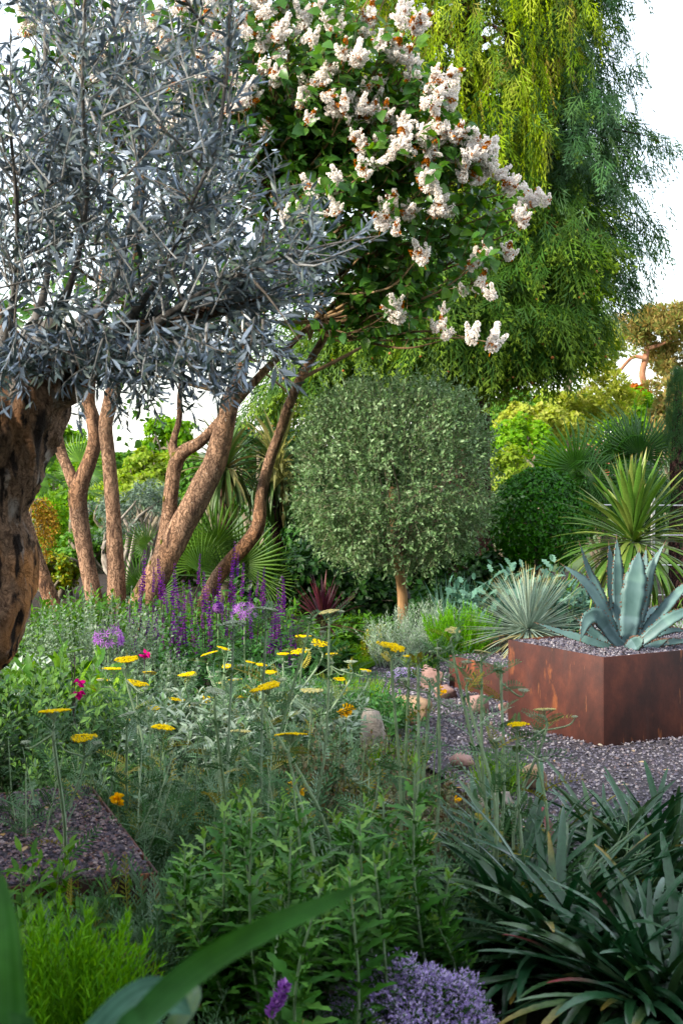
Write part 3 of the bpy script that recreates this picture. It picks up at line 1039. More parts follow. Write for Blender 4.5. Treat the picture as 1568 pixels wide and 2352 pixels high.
def agave():
    d0 = 7.86
    base = P(1436, 1492, d0)
    t = thing('agave', 'large blue green agave with toothed leaves in the tall rusted planter', 'agave', (base[0], base[1], base[2] - .03))
    LV = [  # control points (px, py, depth offset), widest breadth px, facing (x, y)
        ([(1424, 1488, .02), (1401, 1426, .03), (1372, 1355, .05), (1351, 1312, .06), (1330, 1248, .05)], 25, (.5, -1)),
        ([(1424, 1488, -.03), (1399, 1428, -.06), (1366, 1372, -.08), (1336, 1332, -.1), (1290, 1297, -.1)], 33, (.7, -1)),
        ([(1432, 1490, -.05), (1405, 1462, -.1), (1383, 1430, -.17), (1370, 1414, -.2), (1350, 1420, -.23), (1340, 1442, -.25), (1331, 1473, -.26)], 38, (.2, -1)),
        ([(1434, 1488, .0), (1420, 1430, .0), (1418, 1350, -.01), (1417, 1290, -.01), (1415, 1233, .0)], 31, (.2, -1)),
        ([(1434, 1488, .05), (1410, 1420, .07), (1402, 1340, .08), (1400, 1290, .08), (1397, 1247, .08)], 27, (.5, -1)),
        ([(1441, 1490, -.04), (1446, 1430, -.07), (1455, 1355, -.08), (1461, 1310, -.07), (1467, 1263, -.05)], 56, (-.1, -1)),
        ([(1444, 1488, .05), (1462, 1420, .06), (1474, 1340, .07), (1479, 1300, .07), (1483, 1258, .07)], 28, (-.5, -1)),
        ([(1446, 1488, .0), (1466, 1430, .0), (1482, 1360, .0), (1495, 1305, .0), (1526, 1246, .0)], 31, (-.6, -1)),
        ([(1450, 1490, -.02), (1476, 1455, -.03), (1526, 1397, -.02), (1560, 1358, 0), (1606, 1312, .02)], 29, (-.8, -1)),
        ([(1450, 1492, -.08), (1480, 1468, -.12), (1526, 1430, -.14), (1566, 1408, -.14), (1612, 1388, -.12)], 31, (-.5, -1)),
        ([(1438, 1494, -.1), (1447, 1486, -.16), (1459, 1478, -.2), (1468, 1470, -.22), (1476, 1463, -.23)], 34, (-.3, -1)),
        ([(1424, 1493, -.04), (1396, 1486, -.08), (1345, 1470, -.1), (1288, 1452, -.1), (1231, 1431, -.08)], 20, (.2, -.6)),
        ([(1424, 1490, .03), (1395, 1480, .03), (1362, 1455, .04), (1342, 1436, .04), (1321, 1419, .04)], 27, (.4, -1)),
        ([(1430, 1488, .12), (1408, 1440, .14), (1402, 1410, .14), (1399, 1390, .14), (1397, 1366, .14)], 17, (.2, -1)),
        ([(1452, 1493, -.04), (1480, 1489, -.05), (1503, 1482, -.04), (1518, 1475, -.03), (1534, 1467, -.02)], 20, (-.3, -1)),
        ([(1452, 1493, .0), (1485, 1486, .02), (1520, 1477, .04), (1560, 1473, .06), (1600, 1474, .08)], 18, (-.3, -1)),
        ([(1446, 1488, .1), (1480, 1470, .16), (1510, 1455, .2), (1545, 1447, .22), (1580, 1450, .24)], 20, (-.2, -1)),
        ([(1440, 1488, .14), (1440, 1440, .2), (1441, 1400, .22), (1440, 1370, .24), (1438, 1330, .26)], 30, (0, -1)),
        ([(1428, 1488, .12), (1415, 1460, .22), (1400, 1450, .3), (1385, 1448, .38), (1370, 1452, .44)], 24, (0, -.6)),
        ([(1446, 1488, .14), (1466, 1440, .22), (1490, 1415, .3), (1510, 1400, .38), (1530, 1395, .44)], 28, (0, -.6)),
    ]
    for li, (cp, wpx, nd) in enumerate(LV):
        C = np.array([P(a, b, d0 + c) for a, b, c in cp])
        n = 34
        pa = spline(C, n)
        T = nz(np.gradient(pa, axis=0))
        Nn = nz(np.array([nd[0], nd[1], .25]))[None].repeat(n, 0)
        if li == 2:   # the leaf folds over: its face turns with it
            Nn = nz(np.cross(np.cross(T, nz(np.array([[.15, -1, .1]]))), T))
            X = nz(np.cross(T, np.array([[.25, -1., .1]])))
        X = nz(np.cross(T, Nn))
        Nn = np.cross(X, T)
        tt = np.linspace(0, 1, n)
        prof = np.interp(tt, [0, .12, .45, .65, .85, .96, 1], [.72, .7, 1, .92, .5, .12, .02])
        wd = wpx * d0 / FPX * .5 * prof
        th = .009 * np.interp(tt, [0, .3, 1], [2.2, 1, .15])
        wob = 1 + .05 * np.sin(tt * 34 + li) + .03 * np.sin(tt * 61 + li * 2)
        wd = wd * wob
        ch = .22 * wd                                # channelled face
        rows = []
        for s in (-1, -.5, 0, .5, 1):
            rows.append(pa + X * (wd * s)[:, None] + Nn * (ch * (s * s))[:, None])
        rows.append(pa + X * (wd * .5)[:, None] + Nn * (ch * .25 - th)[:, None])
        rows.append(pa - Nn * (th * 1.25)[:, None])
        rows.append(pa - X * (wd * .5)[:, None] + Nn * (ch * .25 - th)[:, None])
        V = np.stack(rows, 1).reshape(-1, 3)
        k = 8
        i, j = np.meshgrid(np.arange(n - 1), np.arange(k), indexing='ij')
        F = np.stack([i * k + j, i * k + (j + 1) % k, (i + 1) * k + (j + 1) % k, (i + 1) * k + j], -1).reshape(-1, 4)
        mb = MB().add(V, F, 0, np.repeat(tt, k))
        lf = mb.build('leaf', m_agave, t, smooth=True)
        # teeth along both margins and the end spine
        sp = MB()
        for s, row in ((-1, rows[0]), (1, rows[4])):
            q = np.linspace(.1, .93, 19) + rng.uniform(-.012, .012, 19)
            ii = np.clip((q * (n - 1)).astype(int), 1, n - 2)
            for a in ii:
                e, u = row[a], T[a]
                o = X[a] * s
                L = .0075 * rng.uniform(.6, 1.2)
                V = np.array([e - u * .006 - o * .003, e + u * .006 - o * .003, e + o * L - u * .003, e - Nn[a] * .004 - o * .003])
                sp.add(V, np.array([(0, 1, 2), (1, 3, 2), (3, 0, 2)]))
        tubes(sp, (pa[-1] + T[-1] * np.linspace(-.012, .02, 4)[:, None])[None], .0028, .0003, 6)
        sp.build('spines', m_spine, lf, kind='stuff')


agave()


# ------------------------------------------------------------------ wire railing and paving behind the agave
def railing():
    t = thing('wire_railing', 'slim steel post and wire railing behind the green cordyline', 'railing', (2.2, 11.9, 0))
    for x in (2.6, 3.5):
        mb = MB()
        tubes(mb, np.array([[(x, 11.9, -.03), (x, 11.9, .5), (x, 11.9, 1.16)]]), .02, .02, 10)
        mb.build('post', m_steel, t, True)
    for z in (.35, .6, .85, 1.1):
        mb = MB()
        tubes(mb, np.array([[(2.15, 11.9, z), (2.8, 11.9, z - .003), (3.6, 11.9, z)]]), .0055, .0055, 6)
        mb.build('wire', m_steel, t, True)


railing()
sheet('terrace', [(1.9, 11.3), (4.5, 11.3), (4.5, 14.0), (2.4, 14.0)], .02, m_paving, 'pale paved terrace behind the cordyline')


def cottage():
    d = 95.0
    c = P(1262, 1030, d)
    k = d / FPX
    z0 = -2.6
    t = thing('brick_cottage', 'red brick cottage wall and chimney far off among the shrubs', 'cottage', (c[0], d, z0))
    x0, x1 = P(1247, 0, d)[0], P(1278, 0, d)[0]
    wz = P(0, 1022, d)[2]
    mb = MB()
    box_mb(mb, (x0 - 3, d), (1, 0), (0, 1), 9, 6, z0, wz - 1.2)
    mb.build('wall', m_brick, t)
    mb = MB()
    V = np.array([(x0 - 3.3, d - .3, wz - 1.3), (x0 + 6.3, d - .3, wz - 1.3), (x0 + 6.3, d + 6.3, wz - 1.3), (x0 - 3.3, d + 6.3, wz - 1.3), (x0 - 3.3, d + 3, wz + .3), (x0 + 6.3, d + 3, wz + .3)])
    mb.add(V, [np.array([(0, 1, 5, 4), (2, 3, 4, 5)]), np.array([(1, 2, 5), (3, 0, 4)])])
    rf = mb.build('roof', m_tile, t)
    mb = MB()
    box_mb(mb, (x0, d - .5), (1, 0), (0, 1), x1 - x0, .7, z0, P(0, 997, d)[2])
    box_mb(mb, (x0 - .08, d - .58), (1, 0), (0, 1), x1 - x0 + .16, .86, P(0, 997, d)[2], P(0, 992, d)[2])
    mb.build('chimney', m_brick, t)
    for q in (.3, .7):
        mb = MB()
        xx = x0 + (x1 - x0) * q
        tubes(mb, np.array([[(xx, d - .15, P(0, 992, d)[2]), (xx, d - .15, P(0, 986, d)[2])]]), .12, .1, 8)
        mb.build('chimney_pot', m_tile, t)


cottage()


# ------------------------------------------------------------------ tall evergreen hedge added unseen behind the camera to shade the foreground
t = thing('shade_hedge', 'tall evergreen hedge added out of view behind the viewer to shade the foreground', 'shade_hedge', (0, -4.6, -.03))
mb = MB()
n = 16000
pos = np.stack([U(-30, 8, n), -4.6 + rng.normal(size=n) * .35, U(0, 7.8, n)], 1)
pos[:, 1] += .2 * vnoise(pos * 1.5)
mb.scatter(DIAM, frames(rdir(n), rdir(n) + np.array([0, .6, .4]), U(.45, .85, n)), pos)
mb.build('foliage', m_dark, t, kind='stuff')
for x in np.arange(-29.5, 8, 1.5):
    mb = MB()
    trunk(mb, [(x, -4.6, -.03, .07), (x + .05, -4.6, 4.5, .05), (x, -4.6, 7.5, .02)], 12, 8, .1, 5, 3)
    mb.build('stem', m_bark_grey, t)

# ------------------------------------------------------------------ old olive tree, upper left
def cpx(rows, d=None):
    """rows (px, py, d, r px) -> (x, y, z, r)"""
    out = []
    for a, b, dd, r in rows:
        p = P(a, b, dd)
        out.append((*p, r * dd / FPX))
    return out


def under(tm, off=.006):
    """the underside of a leaf template: the same shape a leaf's thickness lower, facing down"""
    q = Tm(tm.V - np.array([0, 0, off]), [], tm.t)
    q.F = [f[:, ::-1] for f in tm.F]
    return q


def split_leaves(mb, tms, M, T, which, t, mat, name, n=300, rnd=None, back=False):
    """the n leaves that show largest become parts of their own, the rest go into mb"""
    px, py = proj(T)
    ok = (px > 5) & (px < 1563) & (py > 5) & (py < 2347)
    size = np.linalg.norm(M[:, :, 1], axis=1) / T[:, 1] ** 3 * np.where(ok, 1, 0)
    order = np.argsort(-size)[:n]
    mes = []
    for tm in tms:
        q = MB().add(tm.V, tm.F, 0, tm.t)
        if back:
            u = under(tm)
            q.add(u.V, u.F, 0, u.t, 1)
        mes.append(q.mesh(name, mat))
    base = np.array(t.location)
    for i in order:
        put(name, mes[which[i]], t, mat=mat4(M[i], T[i] - base))
    keep = np.ones(len(T), bool)
    keep[order] = False
    for j, tm in enumerate(tms):
        k = keep & (which == j)
        mb.scatter(tm, M[k], T[k], None if rnd is None else rnd[k])
        if back:
            mb.scatter(under(tm), M[k], T[k], None, 1)


m_bark_limb = noisemat('olive_limb_bark', [(.3, (.05, .045, .04)), (.5, (.13, .12, .11)), (.7, (.22, .21, .2))], 14, 8, .9, (1, 1, .4), .6, .01)


def old_olive():
    base = P(-190, 1925, 4.75)
    t = thing('olive_tree', 'old gnarled olive tree with silvery leaves at the upper left', 'tree', (base[0], base[1], .28))
    mb = MB()
    trunk(mb, cpx([(-190, 2000, 4.75, 175), (-190, 1900, 4.75, 130), (-180, 1600, 4.7, 112), (-140, 1490, 4.62, 132), (-108, 1410, 4.55, 165), (-104, 1320, 4.55, 158), (-112, 1230, 4.55, 150), (-106, 1150, 4.55, 146), (-74, 1060, 4.6, 158), (-35, 970, 4.65, 150), (10, 890, 4.7, 140), (25, 800, 4.7, 95)]), 190, 110, .17, 5.5, 3, .3, kn=.5, fine=.55)
    o = mb.build('trunk', m_bark_olive, t, True)
    limbs = [
        [(50, 920, 4.68, 100), (130, 870, 4.66, 72), (230, 815, 4.6, 46), (330, 765, 4.5, 28), (470, 720, 4.4, 17), (600, 680, 4.3, 9)],
        [(20, 850, 4.7, 60), (90, 720, 4.7, 26), (120, 520, 4.65, 15), (108, 300, 4.6, 12), (105, 0, 4.6, 13), (110, -220, 4.6, 6)],
        [(90, 860, 4.7, 60), (230, 720, 4.6, 24), (295, 540, 4.5, 16), (322, 340, 4.45, 12), (285, 215, 4.4, 14), (258, 20, 4.4, 9), (250, -150, 4.4, 5)],
        [(220, 815, 4.55, 30), (330, 690, 4.4, 17), (405, 560, 4.3, 12), (440, 470, 4.2, 10), (500, 320, 4.1, 11), (522, 120, 4.1, 7), (540, -60, 4.1, 4)],
        [(0, 830, 4.6, 60), (-80, 650, 4.5, 30), (-130, 400, 4.45, 18), (-150, 100, 4.4, 12)],
        [(60, 850, 4.6, 40), (160, 660, 4.4, 18), (200, 450, 4.2, 12), (190, 200, 3.95, 10), (200, -50, 3.9, 6)],
        [(300, 785, 4.5, 18), (450, 680, 4.3, 11), (600, 610, 4.1, 10), (740, 565, 4.05, 6), (880, 540, 4.0, 3)],
        [(60, 870, 4.75, 45), (180, 740, 5.0, 22), (330, 640, 5.2, 14), (480, 520, 5.3, 11), (560, 380, 5.3, 6)],
        [(0, 850, 4.55, 40), (30, 700, 4.35, 18), (40, 500, 4.15, 12), (20, 250, 3.95, 9)],
    ]
    L = []
    for i, l in enumerate(limbs):
        mb = MB()
        l = [(a, b, dd, r * (1 if i == 0 else np.interp(q, [0, 1, 2], [.85, .5, .42]))) for q, (a, b, dd, r) in enumerate(l)]
        c = trunk(mb, cpx(l), 40, 12, .12, 14, 20 + i, kn=.4)
        mb.build('branch', m_bark_olive if i == 0 else m_bark_limb, t, True)
        L.append(c)
    # twigs: upright shoots from the limbs and all through the crown
    S, D, Ln = [], [], []
    for i, c in enumerate(L):
        n = [130, 50, 54, 62, 36, 50, 92, 50, 46][i]
        k = rng.integers(int(len(c) * (.3 if i else .35)), len(c), n)
        S.append(c[k, :3] + rng.normal(size=(n, 3)) * .012)
        dd = rdir(n) * .75 + np.array([.05, -.1, .75])
        if i in (0, 6):
            dd = rdir(n) * .8 + np.array([.75, -.1, .1])
        D.append(dd)
        Ln.append(U(.16, .42, n))
    S, D, Ln = map(np.concatenate, (S, D, Ln))
    n = 230
    s2, _ = in_blobs([blob(150, 250, 4.4, 330, 330, .55), blob(330, 480, 4.3, 270, 300, .6), blob(120, 620, 4.3, 220, 180, .5), blob(480, 680, 4.25, 190, 110, .4), blob(420, 200, 4.25, 140, 280, .4)], n)
    S = np.concatenate([S, s2])
    D = np.concatenate([D, rdir(n) * .7 + np.array([.12, 0, .7])])
    Ln = np.concatenate([Ln, U(.16, .4, n)])
    # hanging shoots under the right limb, and sprigs in front of the trunk head
    n = 90
    s3 = np.array([P(a, b, c) for a, b, c in zip(U(230, 640, n), U(720, 850, n), U(4.0, 4.4, n))])
    S = np.concatenate([S, s3])
    D = np.concatenate([D, rdir(n) * .55 + np.array([.25, -.1, -.75])])
    Ln = np.concatenate([Ln, U(.1, .24, n)])
    n = 60
    s4 = np.array([P(a, b, c) for a, b, c in zip(U(-30, 230, n), U(680, 850, n), U(4.15, 4.35, n))])
    S = np.concatenate([S, s4])
    D = np.concatenate([D, rdir(n) * .7 + np.array([.1, -.3, -.6])])
    Ln = np.concatenate([Ln, U(.12, .22, n)])
    paths = grow(S, D, Ln, 7, .12, .55)
    tip = paths[:, -1]
    px, py = proj(tip)
    xm = np.interp(py, [-300, 0, 200, 330, 450, 520, 560, 600, 660, 740, 820, 880, 930, 1010], [560, 590, 600, 660, 740, 900, 910, 800, 750, 750, 730, 700, 520, 470])
    ok = (px < xm) & (py < np.interp(px, [-300, 0, 200, 300, 430, 500, 560, 720], [900, 960, 980, 990, 1010, 970, 890, 890])) & (py > -330) & (px > -520)
    paths, Ln = paths[ok], Ln[ok]
    tw = MB()
    tubes(tw, paths[:, ::2], .0024 + .004 * rng.random(len(paths)) ** 3, .0008, 4)
    cr = MB()
    Ts, Ms = [], []
    pos, tan, tt, idx = along(paths, 9, .12, 1.0, .35)
    for side in (0, 1):
        az = U(0, 6.28, len(paths))[idx] + (np.arange(len(pos)) % 2) * 1.57 + side * np.pi + rng.normal(size=len(pos)) * .35
        a = np.radians(U(28, 66, len(pos)))
        ld = tan * np.cos(a)[:, None] + perp(tan, az) * np.sin(a)[:, None]
        ld = nz(ld + rng.normal(size=ld.shape) * .12 + np.array([0, 0, -.08]))
        s = .066 * U(.6, 1.2, len(pos)) * (1 - .35 * tt)
        nrm = tan + rng.normal(size=ld.shape) * .6
        keep = rng.random(len(pos)) < .88
        Ts.append(pos[keep])
        Ms.append(frames(ld, nrm, np.stack([s * U(.8, 1.15, len(s)), s, s], 1))[keep])
    T, M = np.concatenate(Ts), np.concatenate(Ms)
    which = rng.integers(0, 2, len(T))
    split_leaves(cr, [LANCE, LANCE2], M, T, which, t, [m_olive, m_oliveb], 'leaf', back=True)
    cr.build('crown', [m_olive, m_oliveb], t, kind='stuff')
    tw.build('twigs', m_twig_olive, t, kind='stuff')


old_olive()


# ------------------------------------------------------------------ white lilac tree
PAN = [(560, 50), (650, 75), (690, 45), (735, 12), (600, 100), (380, 105), (360, 55), (420, 25), (490, 30), (725, 95), (790, 122), (770, 160), (740, 178), (850, 40), (922, 45), (962, 62), (872, 105), (930, 28), (820, 132), (612, 165), (640, 185), (700, 205), (690, 235), (715, 275), (545, 185), (572, 218), (790, 240), (768, 255), (812, 268), (870, 192), (865, 238), (884, 262), (832, 248), (950, 190), (985, 208), (950, 240), (1000, 250), (1022, 222), (920, 290), (980, 312), (1005, 295), (1050, 310), (1062, 340), (1092, 330), (840, 355), (832, 392), (862, 380), (922, 330), (900, 352), (615, 305), (710, 440), (752, 435), (690, 490), (660, 500), (722, 520), (1090, 380), (1062, 402), (1105, 388), (1130, 376), (1150, 402), (1172, 432), (1208, 455), (1185, 492), (1202, 512), (995, 425), (1005, 478), (900, 470), (940, 492), (880, 505), (1110, 575), (960, 585), (1085, 605), (1100, 650), (1165, 580), (645, 630), (900, 705), (1012, 742), (1022, 772), (1085, 768), (1130, 778), (972, 400), (405, 265), (465, 135), (500, 155), (560, 245), (1040, 352), (780, 62), (660, 18), (300, 60), (330, 150), (250, 130), (60, 60), (130, 20), (860, -40), (780, -50), (690, -60), (900, -60), (200, -30), (480, -40), (580, -30), (30, 180), (420, 190), (940, 150), (905, 120), (1010, 190), (850, 205), (750, 210), (890, 310), (1030, 285), (1120, 350), (1000, 345)]


def lilac():
    t = thing('lilac_tree', 'multi-stemmed lilac tree covered with white browning flower heads', 'tree', (*P(300, 0, 12.4)[:2], 0))
    d = 12.4
    stems = [
        [(222, 1460, 12.3, 22), (216, 1375, 12.3, 20), (196, 1270, 12.35, 20), (183, 1180, 12.4, 21), (181, 1128, 12.4, 22), (205, 1062, 12.4, 17), (219, 1010, 12.4, 16), (213, 960, 12.4, 16), (203, 915, 12.4, 15), (215, 800, 12.3, 12), (240, 600, 12.1, 9), (260, 350, 11.9, 6)],
        [(180, 1135, 12.4, 17), (160, 1085, 12.45, 14), (142, 1042, 12.5, 13), (128, 985, 12.5, 12), (100, 880, 12.5, 9), (80, 700, 12.4, 6)],
        [(270, 1480, 12.2, 23), (268, 1400, 12.2, 21), (266, 1300, 12.2, 19), (258, 1150, 12.2, 17), (249, 1040, 12.2, 16), (243, 975, 12.2, 17), (258, 905, 12.2, 17), (275, 830, 12.2, 14), (300, 650, 12.0, 11), (330, 400, 11.8, 8), (345, 150, 11.6, 5)],
        [(312, 1480, 12.0, 38), (326, 1400, 12.0, 34), (368, 1308, 12.0, 31), (418, 1210, 12.0, 30), (460, 1130, 12.0, 28), (494, 1066, 12.0, 26), (510, 1000, 11.95, 24), (528, 930, 11.9, 20), (560, 820, 11.8, 15), (590, 650, 11.6, 11), (620, 450, 11.4, 8), (640, 250, 11.2, 5)],
        [(352, 1360, 12.15, 20), (374, 1260, 12.2, 20), (388, 1190, 12.25, 18), (394, 1120, 12.25, 17), (404, 1065, 12.25, 17), (424, 1036, 12.2, 15), (464, 1012, 12.15, 13), (520, 950, 12.1, 11), (600, 860, 12.0, 9), (720, 740, 11.8, 6)],
        [(405, 1055, 12.25, 13), (398, 1030, 12.3, 12), (400, 1008, 12.3, 9), (412, 960, 12.3, 7), (414, 900, 12.3, 6), (430, 780, 12.3, 4)],
        [(452, 1440, 12.6, 18), (478, 1365, 12.6, 17), (520, 1300, 12.6, 16), (570, 1245, 12.6, 16), (594, 1205, 12.6, 16), (600, 1140, 12.6, 14), (618, 1065, 12.6, 13), (640, 1000, 12.55, 12), (664, 930, 12.4, 11), (700, 850, 12.2, 10), (770, 740, 11.9, 8), (850, 650, 11.6, 6), (960, 560, 11.3, 4)],
        [(150, 1480, 12.8, 20), (120, 1385, 12.8, 18), (98, 1320, 12.8, 17), (72, 1240, 12.8, 16), (40, 1130, 12.8, 14), (20, 950, 12.7, 10), (0, 700, 12.5, 6)],
    ]
    sp = []
    for i, s in enumerate(stems):
        mb = MB()
        c = trunk(mb, cpx(s), 70, 20, .1, 7, 40 + i, .05, kn=.35)
        ob = mb.build('trunk', m_bark_lilac, t, True)
        sp.append(c)
        if i in (3, 4, 7, 0):   # moss cushions on the upper side
            q = MB()
            lo, hi = {3: (6, 22), 4: (20, 40), 7: (8, 20), 0: (20, 26)}[i]
            for kk in range(26):
                a = rng.integers(lo, hi)
                p = c[a, :3] + np.array([-.75 * c[a, 3], rng.uniform(-.6, .1) * c[a, 3], rng.uniform(.0, .3) * c[a, 3]])
                m = rng.uniform(.01, .022)
                q.scatter(ICO, np.array([np.diag([m * .8, m, m * 1.7])]), p[None])
            q.build('moss', m_moss, ob, True, 'stuff')
    # main boughs fanning through the crown to the right
    def front(px, py):
        # depth of the crown's near surface
        return 11.55 - 1.05 * math.sqrt(max(0, 1 - ((px - 720) / 620) ** 2 * .8 - ((py - 250) / 620) ** 2 * .6))
    src = [np.array(P(a, b, c)) for a, b, c in ((600, 700, 11.7), (690, 870, 12.2), (660, 900, 12.3), (560, 820, 11.8), (720, 740, 11.8), (640, 600, 11.6), (500, 900, 12.0), (300, 650, 12.0), (340, 350, 11.8), (620, 450, 11.4))]
    mb = MB()
    tgt = [(a, b) for a, b in PAN]
    ends = []
    paths = []
    for (a, b) in tgt:
        e = P(a, b, front(a, b) + rng.uniform(-.1, .25))
        ends.append(e)
        s = min(src, key=lambda q: np.linalg.norm((q - e) * np.array([1, .5, 1])) + (0 if q[2] < e[2] + .2 else 2) + rng.uniform(0, .5))
        m1 = s + (e - s) * .35 + np.array([.0, 0, -.12]) + rng.normal(size=3) * .06
        m2 = s + (e - s) * .72 + np.array([.02, 0, -.08]) + rng.normal(size=3) * .06
        paths.append(spline([s, m1, m2, e - np.array([0, 0, .03])], 14))
    paths = np.array(paths)
    tubes(mb, paths, U(.008, .022, len(paths)), .004, 6)
    # more boughs and side twigs
    n = 190
    e = np.array([P(a, b, c) for a, b, c in zip(U(40, 1080, n), U(-150, 760, n), U(10.8, 12.6, n))])
    px, py = proj(e)
    lim = np.interp(py, [-200, 0, 100, 200, 300, 450, 560, 700, 800], [900, 860, 950, 1020, 1090, 1190, 1130, 1030, 880])
    e = e[(px < lim)]
    n = len(e)
    p2 = []
    for q in e:
        s = min(src, key=lambda z: np.linalg.norm(z - q) + (0 if z[2] < q[2] else 1.5) + rng.uniform(0, .6))
        p2.append(spline([s, s + (q - s) * .4 + rng.normal(size=3) * .1 - np.array([0, 0, .1]), s + (q - s) * .75 + rng.normal(size=3) * .08, q], 14))
    p2 = np.array(p2)
    tubes(mb, p2, U(.006, .02, n), .003, 5)
    allp = np.concatenate([paths, p2])
    pos, tan, tt, ix = along(allp, 10, .3, .97)
    k = len(pos)
    tw = grow(pos, tan + rdir(k) * .8 + np.array([.05, -.15, .3]), U(.15, .45, k), 5, .1, .5)
    px, py = proj(tw[:, -1])
    lim = np.interp(py, [-200, 0, 100, 200, 300, 450, 560, 640, 700, 800, 860], [900, 850, 960, 1050, 1110, 1210, 1170, 1110, 1060, 880, 700])
    tw = tw[px < lim]
    tubes(mb, tw, .0045, .0016, 3)
    # low bare twiggy tangle seen under the crown
    mb.build('branches', m_twig_lilac, t, kind='stuff')
    # leaves
    pos, tan, tt, ix = along(tw, 8, .3, 1.0)
    k = len(pos)
    az = U(0, 6.28, k)
    ld = nz(tan * .5 + perp(tan, az) + np.array([0, 0, -.35]) + rng.normal(size=(k, 3)) * .3)
    s = U(.07, .125, k)
    px, py = proj(pos)
    # the lower inside is bare twigs; leaves crowd the outside
    dens = np.interp(px + .35 * (600 - py), [350, 650, 900], [.5, .66, .85])
    kp = rng.random(k) < dens
    nrm = np.array([[.1, -.35, .8]]) + rng.normal(size=(k, 3)) * .45
    M = frames(ld, nrm, np.stack([s * U(.8, 1.1, k), s, s], 1))[kp]
    T = pos[kp]
    # hanging leaf sprigs seen against the sky under the olive
    e = [(322, 938), (352, 905), (300, 912), (333, 960), (370, 985), (355, 1018), (290, 1002), (318, 1012), (305, 930), (345, 930)]
    for a, b in e:
        c = P(a, b, 11.4)
        T = np.vstack([T, c[None] + rng.normal(size=(4, 3)) * .03])
        M = np.concatenate([M, frames(rdir(4) * .8 + np.array([0, 0, -.5]), rdir(4), U(.05, .075, 4))])
    tw2 = MB()
    cr = MB()
    split_leaves(cr, [HEART, OVATE], M, T, rng.integers(0, 2, len(T)), t, m_lilac, 'leaf')
    cr.build('crown', m_lilac, t, kind='stuff')
    # flower heads
    pet = Tm([(0, 0, 0), (-.55, .6, .25), (0, 1, .1), (.55, .6, .25)], [(0, 3, 2, 1)])
    meshes = []
    for v in range(8):
        r = np.random.default_rng(100 + v)
        lobes = [(0, 0, 0, .24, 1.15, 0, 0)]
        for q in range(3 + v % 3):
            a = r.uniform(0, 6.28)
            lobes.append((.12 * math.cos(a), .12 * math.sin(a), r.uniform(-.05, .35), .15, .5, math.cos(a) * .75, math.sin(a) * .75))
        pts, nr = [], []
        for (x, y, z, rr, hh, lx, ly) in lobes:
            nn = int(150 * (rr / .24) * hh / 1.15)
            h = r.random(nn) ** 1.25
            a = r.uniform(0, 6.28, nn)
            rad = rr * (1 - .8 * h) * np.sqrt(np.minimum(1, h * 9 + .15)) * (1 + .3 * np.sin(h * 21 + v) * .6) * r.uniform(.8, 1.1, nn)
            pts.append(np.stack([x + lx * h * hh + np.cos(a) * rad, y + ly * h * hh + np.sin(a) * rad, z + h * hh], 1))
            nr.append(nz(np.stack([np.cos(a), np.sin(a), .35 + 0 * a], 1) + r.normal(size=(nn, 3)) * .3))
        pts, nr = np.concatenate(pts), np.concatenate(nr)
        brown = fbm(pts * 3.2 + v * 3, 2, v) + .15 * pts[:, 2] > (.6, .4, .55, .8, .15, .65, .5, .9)[v]
        mb = MB()
        for q in range(5):
            a = r.uniform(0, 6.28, len(pts))
            side = perp(nr, a + q * 2.1)
            ld = nz(side + nr * r.uniform(.1, 1.0, (len(pts), 1)))
            s = r.uniform(.06, .1, len(pts))
            Mx = frames(ld, nr + r.normal(size=nr.shape) * .4, s)
            mb.scatter(pet, Mx[~brown], pts[~brown], None, 0)
            mb.scatter(pet, Mx[brown] * .9, pts[brown], None, 1)
        tubes(mb, np.array([[(0, 0, -.25), (0, 0, .2), (0, 0, .6)]]), .02, .01, 4, mi=1)
        meshes.append(mb.mesh('flower_head', [m_lilac_fl, m_lilac_br]))
    base = np.array(t.location)
    for i, e in enumerate(ends):
        sz = U(.11, .21)
        up = nz(np.array([[.25, -.35, .9]]) + rng.normal(size=(1, 3)) * .4)
        M = frames(np.cross(up, rdir(1)), up, np.array([[sz, sz, sz]]))[0]
        e = e + np.array([0, -.12, 0]) - up[0] * sz * .55
        put('flower_head', meshes[rng.integers(0, 8)], t, mat=mat4(M, e - base))
        for _ in range(rng.integers(0, 3)):
            up = nz(up + rng.normal(size=(1, 3)) * .5)
            M = frames(np.cross(up, rdir(1)), up, np.array([sz * .75]))[0]
            put('flower_head', meshes[rng.integers(0, 8)], t, mat=mat4(M, e - base + rng.normal(size=3) * np.array([.1, .06, .08])))


lilac()


# ------------------------------------------------------------------ conifers
def hang(mb, tms, pos, out, smin, smax, droop=.6, flat=.5, wide=1.0):
    n = len(pos)
    D = nz(out * np.array([1, 1, .3]) * U(.25, .75, n)[:, None] + np.array([0, 0, -1.]) * droop + rng.normal(size=(n, 3)) * .22)
    N = nz(out + np.array([0, 0, .55]) + rng.normal(size=(n, 3)) * flat)
    s = U(smin, smax, n)
    M = frames(D, N, np.stack([s * wide * U(.8, 1.2, n), s, s], 1))
    w_ = rng.integers(0, len(tms), n)
    for j, tm in enumerate(tms):
        mb.scatter(tm, M[w_ == j], pos[w_ == j])


